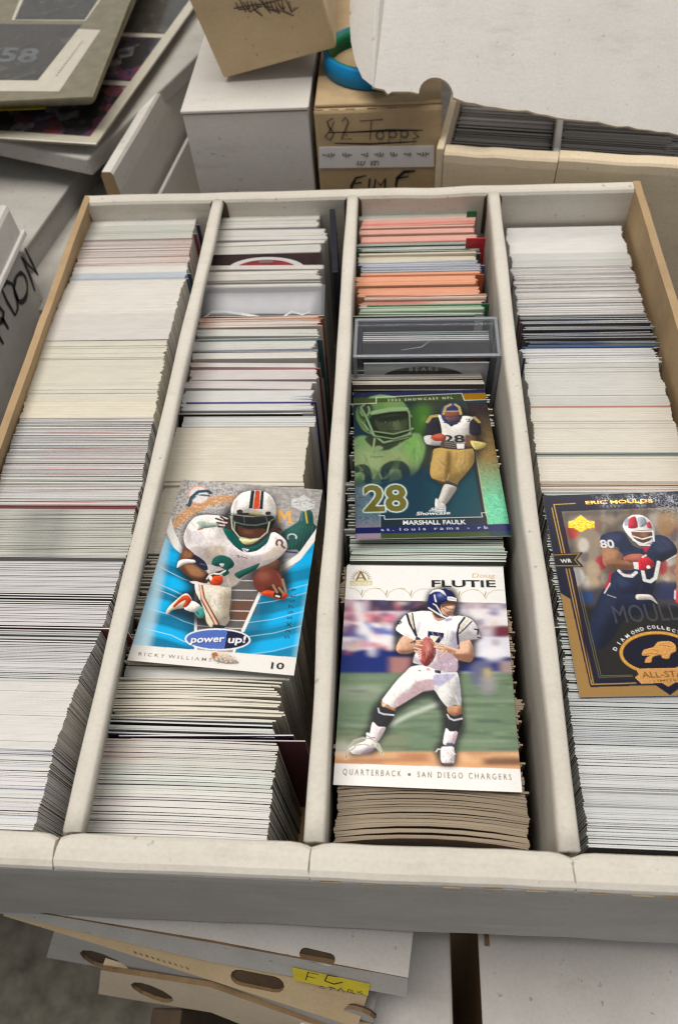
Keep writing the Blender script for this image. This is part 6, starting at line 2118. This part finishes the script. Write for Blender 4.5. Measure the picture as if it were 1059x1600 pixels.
# frame lines, flag and lettering
GL = (.50, .31, .10)
for pts in ([(158, 132), (310, 124)], [(160, 132), (238, 482)], [(145, 155), (218, 482)], [(248, 588), (428, 1412), (742, 1402)], [(268, 588), (440, 1400)]):
    A.stroke(pts, 7, GL, 1, 0, .5)
for pts in ([(325, 700), (482, 1362), (720, 1355)], [(342, 700), (494, 1350), (716, 1345)]): A.stroke(pts, 3, (.36, .30, .16), .8)
A.stroke([(195, 180), (262, 480)], 9, (.05, .012, .03))
A.stroke([(285, 590), (425, 1372)], 9, (.05, .012, .03))
fl = [(146, 482), (366, 470), (326, 522), (372, 572), (160, 578)]
A.fill(fl, (.016, .016, .016), 1, 0, False)
A.stroke([(150, 490), (340, 480), (308, 524), (345, 565), (162, 566)], 5, GL)
A.text('WR', (210, 545), (288, 541), 32, (.74, .74, .74), .02)
arcl = [('D', 596, 1158, 62), ('I', 622, 1118, 56), ('A', 648, 1092, 50), ('M', 684, 1066, 42), ('O', 724, 1040, 32), ('N', 756, 1026, 26), ('D', 788, 1014, 20), ('C', 838, 1004, 8), ('O', 872, 1000, 2), ('L', 908, 1002, -4), ('L', 940, 1006, -8), ('E', 976, 1014, -14), ('C', 1014, 1026, -18), ('T', 1048, 1040, -22), ('I', 1074, 1052, -26), ('O', 1100, 1066, -30), ('N', 1132, 1088, -36)]
for ch, x, y, an in arcl:
    c, n = math.cos(math.radians(an)), math.sin(math.radians(an))
    w_ = 6 if ch == 'I' else 24
    up = (-n * 13, -c * 13)
    A.text(ch, (x - c * w_ / 2 - up[0], y + n * w_ / 2 - up[1]), (x + c * w_ / 2 - up[0], y - n * w_ / 2 - up[1]), 27, (.72, .72, .72), .02)
el = arc(890, 1185, 252, 142, 0, 360, 48)
A.fill(el[:-1], (.012, .013, .035), 1, 0, False)
A.stroke(el, 22, (.66, .36, .10), 1, 0, .85)
A.stroke(arc(890, 1185, 264, 152, 0, 360, 48), 4, (.40, .20, .04), 1, 0, .6)
A.fill([(788, 1205), (800, 1166), (868, 1146), (900, 1110), (980, 1104), (1022, 1130), (1026, 1172), (992, 1192), (972, 1228), (930, 1222), (920, 1200), (862, 1215), (850, 1252), (808, 1256), (815, 1226), (842, 1206)], (.70, .38, .15), 1, 0, True, .85)
for pts in ([(800, 1200), (850, 1192), (910, 1196)], [(915, 1130), (985, 1140)], [(860, 1160), (905, 1180)]): A.stroke(pts, 5, (.38, .17, .05), .8)
A.fill([(745, 1302), (900, 1296), (1200, 1290), (1220, 1390), (900, 1402), (782, 1408), (736, 1362), (764, 1342)], (.66, .36, .15), 1, 0, False, .8)
A.text('ALL-STARS', (790, 1366), (1170, 1352), 48, (.30, .15, .05), .012)
A.text('LIMITED', (870, 1394), (1080, 1388), 18, (.30, .15, .05), .005)
A.fill([(872, 1412), (985, 1490), (1100, 1404)], (.012, .014, .045), 1, 0, False)
A.fill([(930, 1402), (972, 1428), (1020, 1398)], (.62, .34, .12), 1, 0, False, .7)
A.fill([(350, 206), (402, 246), (448, 250), (448, 298), (402, 302), (352, 328), (302, 300), (262, 296), (262, 252), (300, 244)], (.78, .42, .08), 1, 0, False, .8)
for i in range(40):
    x, y = rng.uniform(268, 440), rng.uniform(250, 300)
    A.stroke([(x, y), (x + rng.uniform(5, 16), y + rng.uniform(-4, 4))], 5, [(.50, .22, .02), (.86, .62, .25)][i % 2], .8)
n2, n3 = A.noise(2.2, 5), A.noise(26, 6)  # silver flecks: glitter of light on the foil put into colour and metal
mt = boxblur(A.pmask(A.T([(430, 60), (1500, 20), (1500, 160), (900, 168), (820, 150), (480, 150)])), 10)
A.put(mt * np.clip((n2 - .42) * 3, 0, 1) * np.clip(n3 * 1.6 - .1, 0, 1), (.55, .57, .62), .8, .8)
mt = boxblur(A.pmask(A.T([(840, 150), (1500, 120), (1500, 300), (960, 260)])), 20)
A.put(mt * (n2 > .66), (.55, .55, .52), .5, .6)
A.text('ERIC MOULDS', (386, 130), (862, 116), 30, (.86, .48, .14), .02, 0, .9)
A.build('navy and gold football card of a receiver carrying the ball', .3)
